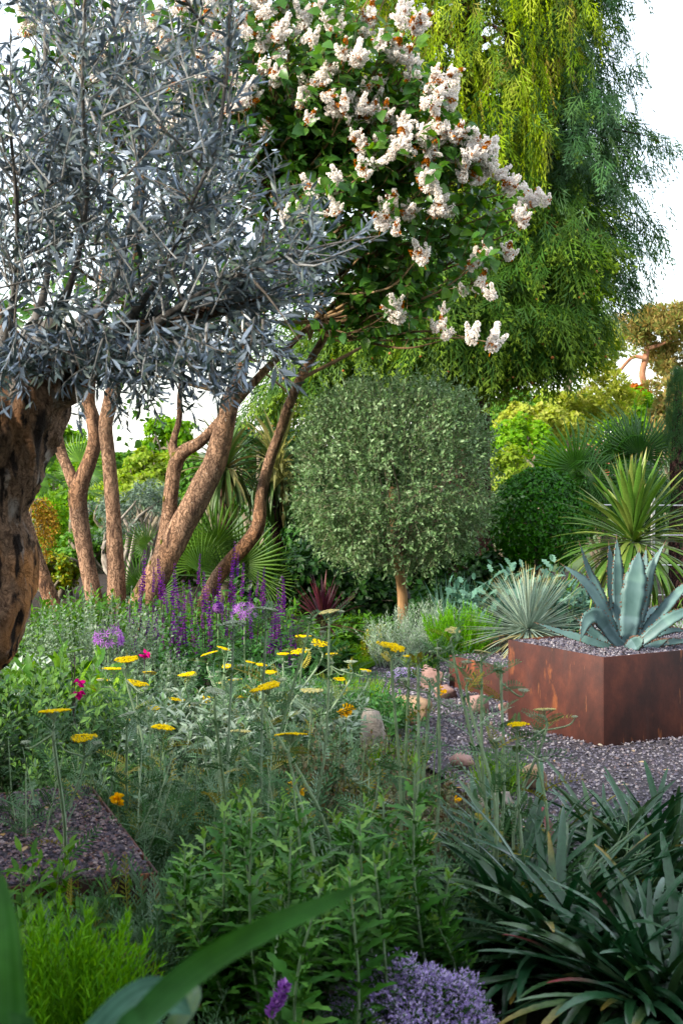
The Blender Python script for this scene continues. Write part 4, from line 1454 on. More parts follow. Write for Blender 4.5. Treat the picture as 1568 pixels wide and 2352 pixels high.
def conifers():
    # golden weeping conifer
    d = 16.2
    t = thing('weeping_conifer', 'weeping conifer with golden green hanging curtains on a red brown trunk', 'tree', (*P(1045, 0, d)[:2], 0))
    mb = MB()
    trunk(mb, cpx([(1042, 1480, d, 68), (1042, 1400, d, 60), (1044, 1300, d, 54), (1046, 1150, d, 50), (1050, 950, d, 46), (1060, 600, d, 40), (1070, 200, d, 32), (1080, -300, d, 20), (1080, -700, d, 8)]), 70, 40, .1, 5, 7, .35)
    mb.build('trunk', m_bark_red, t, True)
    bl = [blob(1080, 60, 16.0, 260, 230, 1.1), blob(960, 250, 15.9, 230, 230, 1.0), blob(1160, 250, 15.8, 130, 200, .9), blob(1000, -150, 16.2, 250, 200, 1.2), blob(1120, -200, 16.2, 230, 200, 1.2), blob(850, 100, 16.2, 200, 250, 1), blob(1290, 40, 16.0, 100, 190, .7)]
    pos, out = in_blobs(bl, 3600, .68)
    k = (pos[:, 1] < 16.7)
    pos, out = pos[k], out[k]
    cr = MB()
    n = len(pos)
    D = nz(np.array([[0, 0, -1.]]) + out * np.array([.22, .22, 0]) + rng.normal(size=(n, 3)) * .06)
    s = U(.22, .6, n)
    M = frames(D, rdir(n), np.stack([s * .35 + .24, s, s * .35 + .24], 1))
    px, py = proj(pos + D * s[:, None])
    ok = (py < np.interp(px, [700, 1000, 1180, 1240, 1300, 1400], [450, 560, 470, 430, 230, 190])) & (px < 1385)
    wch = rng.integers(0, 4, n)
    for j in (0, 1):
        q = ok & (wch == j)
        cr.scatter(CORD[j], M[q], pos[q])
    q = ok & (wch > 1)
    hang(cr, SPRAY, pos[q], out[q], .26, .5, 1.1, .6, .8)
    # the long tassels at the near side
    tp = []
    for (a, b, c) in ((1215, 250, 15.2), (1225, 270, 15.2), (1232, 240, 15.25), (1205, 200, 15.3), (1240, 300, 15.2), (1222, 180, 15.2), (1160, 210, 15.3), (1100, 160, 15.3), (1140, 240, 15.3)):
        for q in range(7):
            tp.append(P(a + rng.uniform(-12, 12), b + rng.uniform(-60, 30), c))
    tp = np.array(tp)
    s = U(.55, .85, len(tp))
    D = nz(np.array([[0.02, 0, -1.]]) + rng.normal(size=(len(tp), 3)) * .03)
    cr.scatter(CORD[0], frames(D, rdir(len(tp)), np.stack([s * .3 + .1, s, s * .3 + .1], 1)), tp)
    cr.build('crown', m_weep, t, kind='stuff')
    cr = MB()
    hang(cr, SPRAY, pos[::3] - out[::3] * .15, out[::3], .3, .5, .9)
    cr.build('inner_sprays', m_cyp, t, kind='stuff')
    mb = MB()
    c0 = P(1066, 200, d)
    pp, oo = in_blobs(bl, 70, .6)
    paths = np.array([spline([np.array([c0[0], d, min(q[2] + .1, 9.5)]), (np.array([c0[0], d, q[2]]) + q) / 2 + np.array([0, 0, .35]), q], 10) for q in pp])
    tubes(mb, paths, .035, .008, 6)
    mb.build('branches', m_bark_red, t, kind='stuff')

    # green cypress beside it, darker to the right
    d = 17.2
    t = thing('cypress_tree', 'tall dark green cypress with drooping feathery sprays against the sky', 'tree', (*P(1108, 0, d)[:2], 0))
    mb = MB()
    trunk(mb, cpx([(1112, 1480, d, 26), (1110, 1200, d, 20), (1108, 950, d, 16), (1130, 700, d, 17), (1160, 300, d, 15), (1180, -200, d, 10), (1190, -700, d, 5)]), 60, 24, .1, 5, 9, .3)
    mb.build('trunk', m_bark_red, t, True)
    # tiers: (px, py, d, rx, ry, rd)
    bl = [blob(1330, 30, 17.0, 80, 130, .8), blob(1340, 190, 16.8, 85, 90, .8), blob(1300, 300, 16.6, 110, 110, .9), blob(1400, 380, 16.6, 95, 60, .6), blob(1320, 440, 16.4, 160, 100, .9), blob(1420, 470, 16.4, 85, 70, .5), blob(1350, 560, 16.3, 150, 80, .8), blob(1440, 560, 16.3, 70, 60, .5), blob(1300, 640, 16.2, 120, 80, .8), blob(1380, 660, 16.3, 80, 60, .6), blob(1200, -150, 17, 190, 200, 1.2)]
    low = [blob(1230, 640, 15.9, 150, 90, .9), blob(1290, 740, 15.8, 110, 80, .7), blob(1180, 760, 15.7, 150, 80, .9), blob(1080, 690, 15.8, 160, 110, .9), blob(980, 640, 15.9, 150, 130, .9), blob(900, 720, 15.9, 130, 120, .8), blob(1225, 815, 15.8, 90, 50, .6), blob(1120, 815, 15.6, 110, 55, .7), blob(1000, 790, 15.6, 150, 80, .8), blob(830, 800, 15.9, 110, 80, .7), blob(760, 880, 16.2, 90, 60, .6), blob(690, 900, 16.4, 80, 60, .6), blob(720, 800, 16.4, 100, 80, .7), blob(620, 900, 16.8, 70, 50, .5), blob(1290, 560, 15.9, 110, 100, .8), blob(1170, 520, 15.9, 120, 120, .8)]
    # tiers of boughs, long at mid height, each carrying hanging sprays with gaps between the tiers
    nb = 265
    z = U(2.9, 9.2, nb)
    a = U(-1.9, 1.3, nb)                        # mostly to the right and towards the viewer
    reach = np.interp(z, [2.6, 3.3, 4.6, 6.0, 7.0, 9.2], [1.2, 1.7, 2.15, 1.75, 1.4, 1.0]) * U(.62, 1.0, nb)
    tx = np.interp(z, [0, 3, 6, 10], [P(1110, 0, d)[0], P(1130, 0, d)[0], P(1165, 0, d)[0], P(1190, 0, d)[0]])
    s0 = np.stack([tx, np.full(nb, d), z], 1)
    dirn = np.stack([np.cos(a), np.sin(a), 0 * a], 1)
    bp = np.array([spline([s0[q], s0[q] + dirn[q] * reach[q] * .4 + np.array([0, 0, .22]), s0[q] + dirn[q] * reach[q] * .8 + np.array([0, 0, .08]), s0[q] + dirn[q] * reach[q] + np.array([0, 0, -.1])], 12) for q in range(nb)])
    pos, tan, tt, ix = along(bp, 27, .18, 1.03, 1)
    off = rng.normal(size=pos.shape) * np.array([.12, .12, .05])
    pos = pos + off
    n = len(pos)
    D = nz(tan * U(.35, .9, n)[:, None] + np.cross(tan, np.array([0, 0, 1.])) * rng.normal(size=(n, 1)) * .5 + np.array([0, 0, -.55]) + rng.normal(size=(n, 3)) * .15)
    N = nz(np.array([[0, 0, 1.]]) + tan * .5 + rng.normal(size=(n, 3)) * .45)
    s = U(.26, .58, n) * (1.05 - .2 * tt)
    M = frames(D, N, np.stack([s * U(.75, 1.2, n), s, s], 1))
    px, py = proj(pos)
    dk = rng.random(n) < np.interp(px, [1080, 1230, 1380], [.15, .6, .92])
    wch = rng.integers(0, 3, n)
    cd, cl = MB(), MB()
    for j in range(3):
        cd.scatter(SPRAY[j], M[dk & (wch == j)], pos[dk & (wch == j)])
        cl.scatter(SPRAY[j], M[~dk & (wch == j)], pos[~dk & (wch == j)])
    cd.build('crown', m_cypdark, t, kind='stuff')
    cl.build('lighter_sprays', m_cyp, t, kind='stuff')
    mb = MB()
    tubes(mb, bp[:, ::2], .018, .003, 4)
    mb.build('boughs', m_bark_red, t, kind='stuff')
    cr = MB()
    pos, out = in_blobs(low, 4300, .55)
    k = pos[:, 1] < 16.6
    hang(cr, SPRAY, pos[k] + np.array([0, 0, .1]), out[k], .3, .6, .6, .5, .95)
    cr.build('lower_crown', m_cyp, t, kind='stuff')
    mb = MB()
    c0 = P(1150, 400, d)
    pp = in_blobs(low, 60, .5)[0]
    paths = np.array([spline([np.array([c0[0], d, q[2] + .35]), (np.array([c0[0], d, q[2] + .3]) + q) / 2 + np.array([0, 0, .3]), q], 10) for q in pp])
    tubes(mb, paths, .03, .006, 6)
    mb.build('branches', m_bark_red, t, kind='stuff')
    mb = MB()
    pos, out = in_blobs(low, 420, .95)
    s = U(.012, .022, len(pos))
    mb.scatter(ICO, frames(rdir(len(pos)), rdir(len(pos)), s), pos - np.array([0, .03, .25]))
    mb.build('cones', m_cone, t, kind='stuff')


conifers()


# ------------------------------------------------------------------ clipped lollipop olive
def clipped_olive():
    d = 12.2
    t = thing('olive_tree', 'round clipped olive tree on a slim bare ochre trunk', 'tree', (*P(925, 0, d)[:2], 0))
    mb = MB()
    trunk(mb, cpx([(926, 1475, d, 15), (925, 1450, d, 13), (924, 1380, d, 11.5), (918, 1320, d, 11.5), (912, 1270, d, 12), (905, 1210, d, 10), (900, 1120, d, 7)]), 40, 18, .07, 12, 4, kn=.5)
    mb.build('trunk', m_bark_young, t, True)
    mb = MB()
    S = P(910, 1265, d)
    c = P(905, 1092, d)
    e = c + rdir(22) * np.array([.7, .7, .55])
    paths = np.array([spline([S + rng.normal(size=3) * .015 - np.array([0, 0, .03]), S + (q - S) * .5 + rng.normal(size=3) * .08, q], 12) for q in e])
    tubes(mb, paths, .014, .004, 6)
    mb.build('branches', m_bark_grey, t, kind='stuff')
    R = np.array([.83, .83, .77])
    n = 5600
    dd = rdir(n)
    low = dd[:, 2] < 0
    rr = np.where(rng.random(n) < .7, U(.82, .97, n), U(.3, .85, n))
    # boxy dome with a drooping hem
    sh = np.sign(dd) * np.abs(dd) ** .8
    S = c + sh * R * rr[:, None] * (1 + .07 * vnoise(dd * 3.1, 2) + .09 * vnoise(dd * 7, 4))[:, None]
    S = S[S[:, 2] > P(0, 1318, d)[2]]
    S = S[(vnoise((S - c) * 5.5, 12) > -.5) | (rng.random(len(S)) < .5)]
    dd = nz(S - c)
    n = len(S)
    g = dd * .5 + rdir(n) * .5 + np.array([0, 0, .55])
    hem = dd[:, 2] < -.1
    g[hem] = dd[hem] * .5 + rdir(hem.sum()) * .7 + np.array([0, 0, -.05])
    paths = grow(S, g, U(.07, .19, n) + .16 * rng.random(n) ** 5, 6, -.1, .7)
    tw = MB()
    tubes(tw, paths[:, ::2], .003, .001, 3)
    tw.build('twigs', rndmat('clipped_olive_twig', [(.15, .14, .09), (.2, .2, .13), (.1, .1, .06)]), t, kind='stuff')
    cr = MB()
    pos, tan, tt, ix = along(paths, 8, .1, 1)
    k = len(pos)
    ld = tan * .7 + perp(tan, U(0, 6.28, k)) * U(.4, 1, k)[:, None]
    s = U(.026, .05, k)
    cr.scatter(DIAM, frames(ld, tan + rdir(k) * .5, np.stack([s * .85, s, s], 1)), pos)
    cr.build('crown', m_olive2, t, kind='stuff')


clipped_olive()


# ------------------------------------------------------------------ shrubs and background trees
def bushy(name, label, cat, blobs, n, tm, s0, s1, mat, base, group=None, lo=.75, clump=.28, sub=40, shoots=False, up=.35, stems=None, stem_mat=None, extra=None, flat=1.0):
    """a plant whose crown is many leaf clumps over ellipsoids"""
    t = thing(name, label, cat, base, group)
    cc, out = in_blobs(blobs, sub, lo)
    rr = np.mean([b[1] for b in blobs], axis=0).mean() * clump
    k = rng.integers(0, sub, n)
    d = rdir(n)
    rad = (rng.random(n)) ** .4
    size = U(.55, 1.25, sub)
    pos = cc[k] + d * (rad * rr * size[k])[:, None] * np.array([1.15, 1.15, .85])
    o = nz(out[k] * .6 + d * .9 + np.array([0, 0, up]))
    ld = nz(perp(o, U(0, 6.28, n)) + o * U(-.1, .8, n)[:, None] + np.array([0, 0, -.1]))
    s = U(s0, s1, n)
    mb = MB()
    mb.scatter(tm, frames(ld, o + rng.normal(size=(n, 3)) * .35, np.stack([s, s, s], 1)), pos, np.clip(rng.normal(.5, .28, n) + .18 * d[:, 2], 0, .999))
    mb.build('crown' if cat == 'tree' else 'foliage', mat, t, kind='stuff')
    if stems is not None:
        mb = MB()
        b0 = np.array(base, float)
        paths = np.array([spline([b0 + rng.normal(size=3) * np.array([.05, .05, 0]) * stems, (b0 + q) / 2 + rng.normal(size=3) * .15 * stems, q], 10) for q in cc[:14]])
        tubes(mb, paths, .03 * stems, .006 * stems, 6)
        mb.build('trunk' if cat == 'tree' else 'stems', stem_mat or m_bark_grey, t, True)
    return t


def gz(px, d):
    x = P(px, 0, d)[0]
    return (x, d, -.03 - max(0, min(d - 24, 140)) * .035)


# clipped dark dome
def dome(px, py, rx, ry, d, n, s0, s1, mat, tm, name, label, cat, low=-.9, R2=None):
    t = thing(name, label, cat, gz(px, d))
    c = P(px, py, d)
    R = np.array([rx, R2 or rx, ry]) * d / FPX
    dd = rdir(n)
    dd = dd[dd[:, 2] > low]
    m = len(dd)
    rad = U(.84, 1.03, m) * (1 + .03 * vnoise(dd * 4, 3) + .045 * vnoise(dd * 11, 5))
    pos = c + dd * R * rad[:, None]
    pos = pos[pos[:, 2] > 0]
    dd = nz((pos - c) / R)
    m = len(pos)
    ld = nz(perp(dd, U(0, 6.28, m)) + dd * U(0, .9, m)[:, None])
    s = U(s0, s1, m)
    mb = MB().scatter(tm, frames(ld, dd + rng.normal(size=(m, 3)) * .4, s), pos)
    mb.build('foliage', mat, t, kind='stuff')
    mb = MB()
    V = ICO.V
    b0 = np.array(t.location)
    e = c + rdir(30) * R * .85
    paths = np.array([spline([b0, (b0 + q) / 2 + rng.normal(size=3) * .04, q], 8) for q in e])
    tubes(mb, paths, .014, .004, 5)
    mb.build('stems', m_bark_grey, t, kind='stuff')
    return t


dome(1238, 1195, 112, 116, 13.4, 13000, .036, .06, m_box, ELL1, 'clipped_shrub', 'dark glossy green clipped dome shrub beside the round olive', 'shrub')
dome(872, 1488, 42, 52, 10.6, 3200, .014, .024, m_boxy, OV1, 'box_ball', 'small yellowing box ball at the foot of the round olive', 'shrub')

# left: what is seen between the lilac stems
bushy('olive_shrub', 'cloud pruned grey olive with pale bare branches behind the lilac stems', 'shrub', [blob(310, 1175, 16, 80, 55, .5), blob(240, 1190, 16.2, 60, 45, .4), blob(350, 1140, 16.2, 55, 40, .4)], 5200, LANCE2, .035, .065, m_olive3, gz(300, 16), sub=70, stems=1.4, stem_mat=noisemat('pale_bark', [(.3, (.2, .17, .14)), (.7, (.36, .32, .27))], 12, 5, .9))
LB = [  # px, py, d, rx, ry, n, mat, label
    (150, 1110, 30, 110, 90, 5200, m_bright, 'bright green leafy tree behind the leftmost lilac stems'),
    (345, 1085, 34, 70, 60, 4200, m_bright2, 'pale lime green tree between the lilac stems below the skyline'),
    (310, 1125, 26, 80, 30, 2600, m_bright2, 'low pale flowering shrub behind the cloud pruned olive'),
    (60, 1240, 22, 130, 110, 5200, m_bright, 'bright green shrub behind the old olive trunk'),
    (200, 1300, 19, 120, 90, 4200, m_mid, 'mid green shrub behind the two forked lilac stems'),
    (395, 1020, 48, 60, 75, 3800, m_bright, 'tall fresh green tree beside the gap of sky'),
    (270, 1075, 60, 55, 30, 2600, m_mid, 'far dark green wood below the distant ridge'),
    (420, 1290, 17, 90, 90, 3800, m_mid, 'green shrub behind the leaning lilac trunk'),
    (150, 1040, 55, 90, 60, 3600, m_bright, 'far bright tree top to the left of the sky gap'),
    (130, 1310, 15.5, 45, 40, 1800, m_boxy, 'small golden green shrub behind the mossy lilac stem'),
    (480, 1120, 24, 80, 100, 3400, m_mid, 'green tree behind the drooping cordyline'),
    (600, 1000, 26, 90, 110, 4200, m_dark, 'dark evergreen tree behind the slender lilac trunk'),
]
for i, (px, py, d, rx, ry, n, mt, lb) in enumerate(LB):
    k = d / FPX
    R = rx * k
    bushy('shrub' if d < 30 else 'broadleaf_tree', lb, 'shrub' if d < 30 else 'tree', [blob(px, py, d, rx, ry, R * .8), blob(px - rx * .4, py + ry * .3, d, rx * .7, ry * .8, R * .7), blob(px + rx * .45, py + ry * .25, d, rx * .6, ry * .7, R * .6)], int(n * 1.3), DIAM, .065 * d / 25, .13 * d / 25, mt, gz(px, d), 'shrubs and trees behind the lilac', sub=60, lo=.6, clump=.3, stems=d / 14)

# right: shrubs and trees beyond the clipped olive
RB = [
    (1190, 1030, 26, 90, 70, 4600, m_bright, 'fresh green shrub between the round olive and the fan palm'),
    (1165, 1110, 21, 60, 80, 3200, m_bright2, 'lime green shrub close behind the round olive'),
    (1240, 960, 40, 100, 35, 3600, m_pineg, 'yellow green feathery shrub under the cypress'),
    (1310, 980, 46, 60, 45, 2800, m_pineg, 'yellow green shrub in front of the grey conifer trunk'),
    (1450, 960, 50, 110, 60, 3600, m_bright, 'bright green tree below the orange pine'),
    (1560, 960, 46, 60, 90, 2600, m_pineo, 'golden brown tree beside the dark column'),
    (1290, 930, 55, 70, 40, 2600, m_bright2, 'pale green shrub below the hanging cypress sprays'),
    (1420, 1140, 16.5, 150, 90, 4200, m_dark, 'dark shrub behind the fan palm at the right'),
    (1720, 1080, 17, 170, 130, 5200, m_mid, 'green shrub beyond the terrace at the far right'),
    (2050, 1040, 19, 190, 170, 5200, m_dark, 'dark evergreen beyond the end of the terrace'),
    (1700, 960, 40, 120, 90, 3600, m_bright, 'bright tree beyond the dark column'),
    (1160, 950, 44, 80, 60, 4200, m_mid, 'mid green tree beside the slim dark conifer trunk'),
    (1455, 912, 58, 32, 26, 1300, m_rust, 'russet red shrub in front of the red pine trunk'),
]
for i, (px, py, d, rx, ry, n, mt, lb) in enumerate(RB):
    k = d / FPX
    R = rx * k
    bushy('shrub' if d < 42 else 'broadleaf_tree', lb, 'shrub' if d < 42 else 'tree', [blob(px, py, d, rx, ry, R * .8), blob(px - rx * .4, py + ry * .35, d, rx * .7, ry * .8, R * .7), blob(px + rx * .4, py + ry * .3, d, rx * .65, ry * .75, R * .6)], int(n * 1.3), DIAM, .065 * d / 25, .13 * d / 25, mt, gz(px, d), 'shrubs and trees behind the fan palm', sub=60, lo=.6, clump=.3, stems=d / 14)


def pine(label, d, tr, pads, mat, n, s0, s1, bark, limbs=()):
    t = thing('pine_tree', label, 'tree', gz(tr[0][0], d), 'pines beyond the garden')
    b = gz(tr[0][0], d)
    r0 = tr[0][2]
    rows = [(b[0], d, b[2], r0 * 1.2 * d / FPX)] + [(*P(a, c, d), r * d / FPX) for a, c, r in tr]
    mb = MB()
    trunk(mb, rows, 40, 14, .12, 1.2, 5, .1)
    mb.build('trunk', bark, t, True)
    for l in limbs:
        mb = MB()
        trunk(mb, [(*P(a, c, d - .3), r * d / FPX) for a, c, r in l], 20, 8, .1, 1.2, 6)
        mb.build('branch', bark, t, True)
    bl = [blob(a, c, d + rng.uniform(-1, 1), rx, ry, rx * d / FPX * .9) for a, c, rx, ry in pads]
    sub = 16 * len(pads)
    cc, out = in_blobs(bl, sub, .45)
    rr = np.mean([q[1].mean() for q in bl]) * .33
    k = rng.integers(0, sub, n)
    dd = rdir(n)
    pos = cc[k] + dd * (rng.random(n) ** .4 * rr)[:, None] * np.array([1.2, 1.2, .7])
    ld = nz(dd + np.array([0, 0, .5]))
    s = U(s0, s1, n)
    MB().scatter(DIAM, frames(ld, rdir(n), np.stack([s * .55, s, s], 1)), pos).build('crown', mat, t, kind='stuff')


pine('orange brown Scots pine with a bare red trunk by the sky', 72, [(1492, 960, 7), (1483, 900, 8), (1474, 860, 8), (1482, 820, 7), (1490, 770, 4)],
     [(1450, 745, 50, 30), (1510, 735, 55, 32), (1480, 775, 60, 25), (1560, 760, 45, 45), (1540, 830, 55, 40), (1530, 900, 45, 45), (1570, 720, 30, 30)], m_pineo, 14000, .16, .34, m_bark_pine,
     [[(1482, 822, 6), (1450, 822, 4), (1415, 860, 4), (1400, 870, 2)], [(1488, 800, 5), (1520, 790, 3), (1550, 770, 2)]])
pine('yellow green conifer with a straight grey trunk under the cypress', 46, [(1306, 1000, 10), (1305, 930, 9), (1304, 860, 8), (1310, 790, 5)],
     [(1390, 775, 55, 35), (1360, 815, 50, 30), (1340, 760, 45, 30), (1420, 800, 35, 30), (1380, 880, 60, 45), (1340, 930, 60, 35), (1410, 930, 50, 35), (1300, 940, 45, 30), (1300, 800, 40, 40)], m_pineg, 14000, .1, .2, m_bark_grey,
     [[(1305, 880, 5), (1340, 850, 3), (1390, 830, 2)], [(1305, 930, 5), (1350, 890, 4), (1390, 905, 2)]])

# dark columnar conifer at the right edge
t = thing('column_cypress', 'narrow dark columnar cypress cut by the right edge', 'tree', gz(1558, 13.6))
mb = MB()
trunk(mb, [(*P(1556, py, 13.6), r * 13.6 / FPX) for py, r in ((1450, 24), (1250, 20), (1050, 16), (900, 8))], 40, 16, .15, 8, 8, .2)
mb.build('trunk', m_bark_red, t, True)
mb = MB()
n = 1500
h = U(862, 1260, n)
an = U(0, 6.28, n)
rw = np.interp(h, [862, 890, 1000, 1260], [6, 22, 32, 34]) * 13.6 / FPX * U(.65, 1.05, n)
pos = np.array([P(1556, a, 13.6) for a in h]) + np.stack([np.cos(an) * rw, np.sin(an) * rw, 0 * rw], 1)
kk = (h < 1040) | (rng.random(n) < .35)
pos, an = pos[kk], an[kk]
n = len(pos)
o = np.stack([np.cos(an), np.sin(an), 0 * an], 1)
s = U(.05, .11, n) * (1 + .8 * rng.random(n) ** 5)
mb.scatter(SPRAY[2], frames(o * .4 + np.array([0, 0, 1.]) + rdir(n) * .2, o, np.stack([s, s, s], 1)), pos)
mb.build('crown', m_cypdark, t, kind='stuff')

# dark understory behind the clipped olive
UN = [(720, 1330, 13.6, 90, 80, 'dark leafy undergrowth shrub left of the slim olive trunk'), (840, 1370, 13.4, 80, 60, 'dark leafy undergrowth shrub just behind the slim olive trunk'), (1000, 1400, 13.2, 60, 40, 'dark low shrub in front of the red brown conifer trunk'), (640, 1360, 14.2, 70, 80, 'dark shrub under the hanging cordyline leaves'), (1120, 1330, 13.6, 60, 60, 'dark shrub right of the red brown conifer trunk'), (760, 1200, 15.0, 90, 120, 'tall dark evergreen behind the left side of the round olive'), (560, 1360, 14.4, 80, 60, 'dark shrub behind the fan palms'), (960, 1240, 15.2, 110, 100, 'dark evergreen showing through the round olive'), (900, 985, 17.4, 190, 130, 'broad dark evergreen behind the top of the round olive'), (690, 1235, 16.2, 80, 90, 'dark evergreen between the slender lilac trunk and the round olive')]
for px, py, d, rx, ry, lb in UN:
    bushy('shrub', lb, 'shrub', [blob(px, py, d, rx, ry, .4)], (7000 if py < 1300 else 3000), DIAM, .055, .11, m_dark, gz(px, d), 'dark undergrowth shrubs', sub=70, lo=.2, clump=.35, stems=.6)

# ------------------------------------------------------------------ strap-leaved plants: every blade a part
def blade(L, W, elev, droop, n=9, chan=.25, prof=None, twist=0.0, serr=0.0, side=0.0, pw=1.5):
    """from the origin outwards along +X; elev, droop in radians"""
    prof = prof or [(0, .7), (.15, .95), (.5, 1), (.8, .62), (1, .03)]
    if serr:
        n = n * 3
    t = np.linspace(0, 1, n)
    a = elev - droop * t ** pw
    st = L / (n - 1)
    x = np.concatenate([[0], np.cumsum(np.cos(a[:-1]) * st)])
    z = np.concatenate([[0], np.cumsum(np.sin(a[:-1]) * st)])
    y = side * L * t ** 2
    C = np.stack([x, y, z], 1)
    T = nz(np.gradient(C, axis=0))
    B = nz(np.cross(T, np.array([0, 0, 1.])) + 1e-6)
    Nn = np.cross(B, T)
    tw = twist * t
    X = B * np.cos(tw)[:, None] + Nn * np.sin(tw)[:, None]
    Nn = np.cross(X, T)
    w = W * .5 * np.interp(t, [p[0] for p in prof], [p[1] for p in prof])
    if serr:
        w = w * (1 + serr * np.where(np.arange(n) % 2, 1, -1)) 
    V = np.stack([C - X * w[:, None] + Nn * (w * chan)[:, None], C, C + X * w[:, None] + Nn * (w * chan)[:, None]], 1).reshape(-1, 3)
    i = np.arange(n - 1)[:, None]
    F = np.concatenate([i * 3 + np.array([[0, 1, 4, 3]]), i * 3 + np.array([[1, 2, 5, 4]])])
    return MB().add(V, F, 0, np.repeat(t, 3))


def rosette(t, center, n, e0, e1, L0, L1, W, droop, mats, variants=14, name='leaf', tilt=.12, prof=None, serr=0.0, chan=.25, twist=.3, spread=.03, wts=None, az=None, epow=1.0, zspread=0.0, pw=1.5, dscale=True, side=.06):
    """n blades round a centre (world), from elevation e0 (outer) to e1 (inner); blades share variant meshes"""
    base = np.array(t.location)
    ms = []
    for v in range(variants):
        f = (v + .5) / variants
        e = e0 + (e1 - e0) * f
        dr = (droop[0] + (droop[1] - droop[0]) * f) * rng.uniform(.75, 1.25)
        q = blade(1.0, W / ((L0 + L1) / 2), e, dr, 9, chan, prof, rng.uniform(-twist, twist), serr, rng.uniform(-side, side), pw)
        row = []
        for mm in mats:
            row.append(q.mesh(name, mm, True))
        ms.append(row)
    for i in range(n):
        f = ((i + .5) / n) ** epow
        v = min(variants - 1, int(f * variants))
        mi = int(rng.choice(len(mats), p=wts)) if wts else 0
        a = i * 2.39996 + rng.normal() * .25 if az is None else rng.uniform(*az)
        L = rng.uniform(L0, L1)
        r = spread * (1 - f)
        M = Matrix.Translation(Vector(center - base) + Vector((math.cos(a) * r, math.sin(a) * r, zspread * f + rng.normal() * .004))) @ Matrix.Rotation(a, 4, 'Z') @ Matrix.Rotation(rng.normal() * tilt, 4, 'Y') @ Matrix.Scale(L, 4)
        put(name, ms[v][mi], t, mat=M)


# blue-grey spiky ball in the low planter
d = 9.45
c = P(1212, 1440, d)
c[2] = .36
t = thing('spiky_ball_plant', 'blue grey spiky ball of narrow leaves in the low rusted planter', 'yucca', (c[0], c[1], .19))
rosette(t, c, 285, -.35, 1.45, .36, .46, .011, (.05, .1), [m_nolina], 18, tilt=.1, chan=.5, spread=.05, prof=[(0, 1.3), (.2, 1), (.7, .8), (1, .05)], twist=.1, side=.03)
rosette(t, c - np.array([0, 0, .03]), 60, -.75, -.1, .28, .4, .011, (.1, .5), [m_nolina, m_nolinadry], 8, tilt=.12, chan=.4, spread=.05, wts=[.45, .55], name='dry_leaf')
mb = MB()
trunk(mb, [(c[0], c[1], .15, .05), (c[0], c[1], .25, .055), (c[0], c[1], .38, .03)], 10, 12, .1, 12)
mb.build('stem', m_bark_grey, t)

# green cordyline at the right
d = 10.3
c = P(1453, 1258, d)
t = thing('cordyline', 'green cordyline with long arching sword leaves behind the agave', 'cordyline', gz(1453, d))
rosette(t, c, 190, -1.0, 1.5, .48, .66, .042, (.95, .12), [m_cord], 20, tilt=.12, chan=.35, spread=.05, zspread=.1, twist=.35, prof=[(0, .75), (.12, .6), (.45, 1), (.75, .75), (1, .02)])
mb = MB()
trunk(mb, [(c[0], c[1], -.03, .06), (c[0], c[1], c[2] * .5, .05), (c[0], c[1], c[2], .05)], 20, 12, .1, 12)
mb.build('trunk', m_bark_grey, t)

# dark red cordyline
d = 10.7
c = P(742, 1432, d)
t = thing('red_cordyline', 'small dark wine red cordyline among the purple flower spikes', 'cordyline', gz(742, d))
rosette(t, c, 90, -.1, 1.45, .26, .42, .02, (.35, .1), [m_cordred], 14, tilt=.12, chan=.35, spread=.03)
mb = MB()
trunk(mb, [(c[0], c[1], -.03, .03), (c[0], c[1], c[2], .025)], 10, 8, .1, 12)
mb.build('trunk', m_bark_grey, t)

# two tall cordylines behind the lilac
for (px, py, d, n, L0, L1, dr, lb) in ((520, 1090, 15.0, 150, .45, .68, (1.6, .3), 'tall shaded cordyline with hanging leaves between the lilac trunks'), (640, 1085, 15.4, 150, .5, .78, (1.9, .4), 'tall cordyline with a buff flower plume behind the slender lilac trunk')):
    c = P(px, py, d)
    t = thing('cordyline', lb, 'cordyline', gz(px, d))
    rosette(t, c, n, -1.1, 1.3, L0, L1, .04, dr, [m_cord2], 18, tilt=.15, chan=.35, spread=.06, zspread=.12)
    mb = MB()
    trunk(mb, [(c[0], c[1], -.03, .09), (c[0], c[1], c[2] * .5, .07), (c[0], c[1], c[2], .06)], 20, 12, .1, 10)
    mb.build('trunk', m_bark_red, t)
    if px == 640:
        mb = MB()
        e = np.array([P(a, b, 15.0) for a, b in zip(rng.normal(632, 26, 60), U(985, 1110, 60))])
        s0 = P(632, 1120, 15.1)
        paths = np.array([spline([s0, (s0 + q) / 2 + np.array([0, 0, .12]), q], 8) for q in e])
        tubes(mb, paths, .006, .002, 4)
        pos, tan, tt, ix = along(paths, 26, .35, 1)
        k = len(pos)
        mb.scatter(TINY, frames(tan + rdir(k) * .9, rdir(k), U(.012, .026, k)), pos)
        mb.build('flower_plume', m_buff, t, kind='stuff')


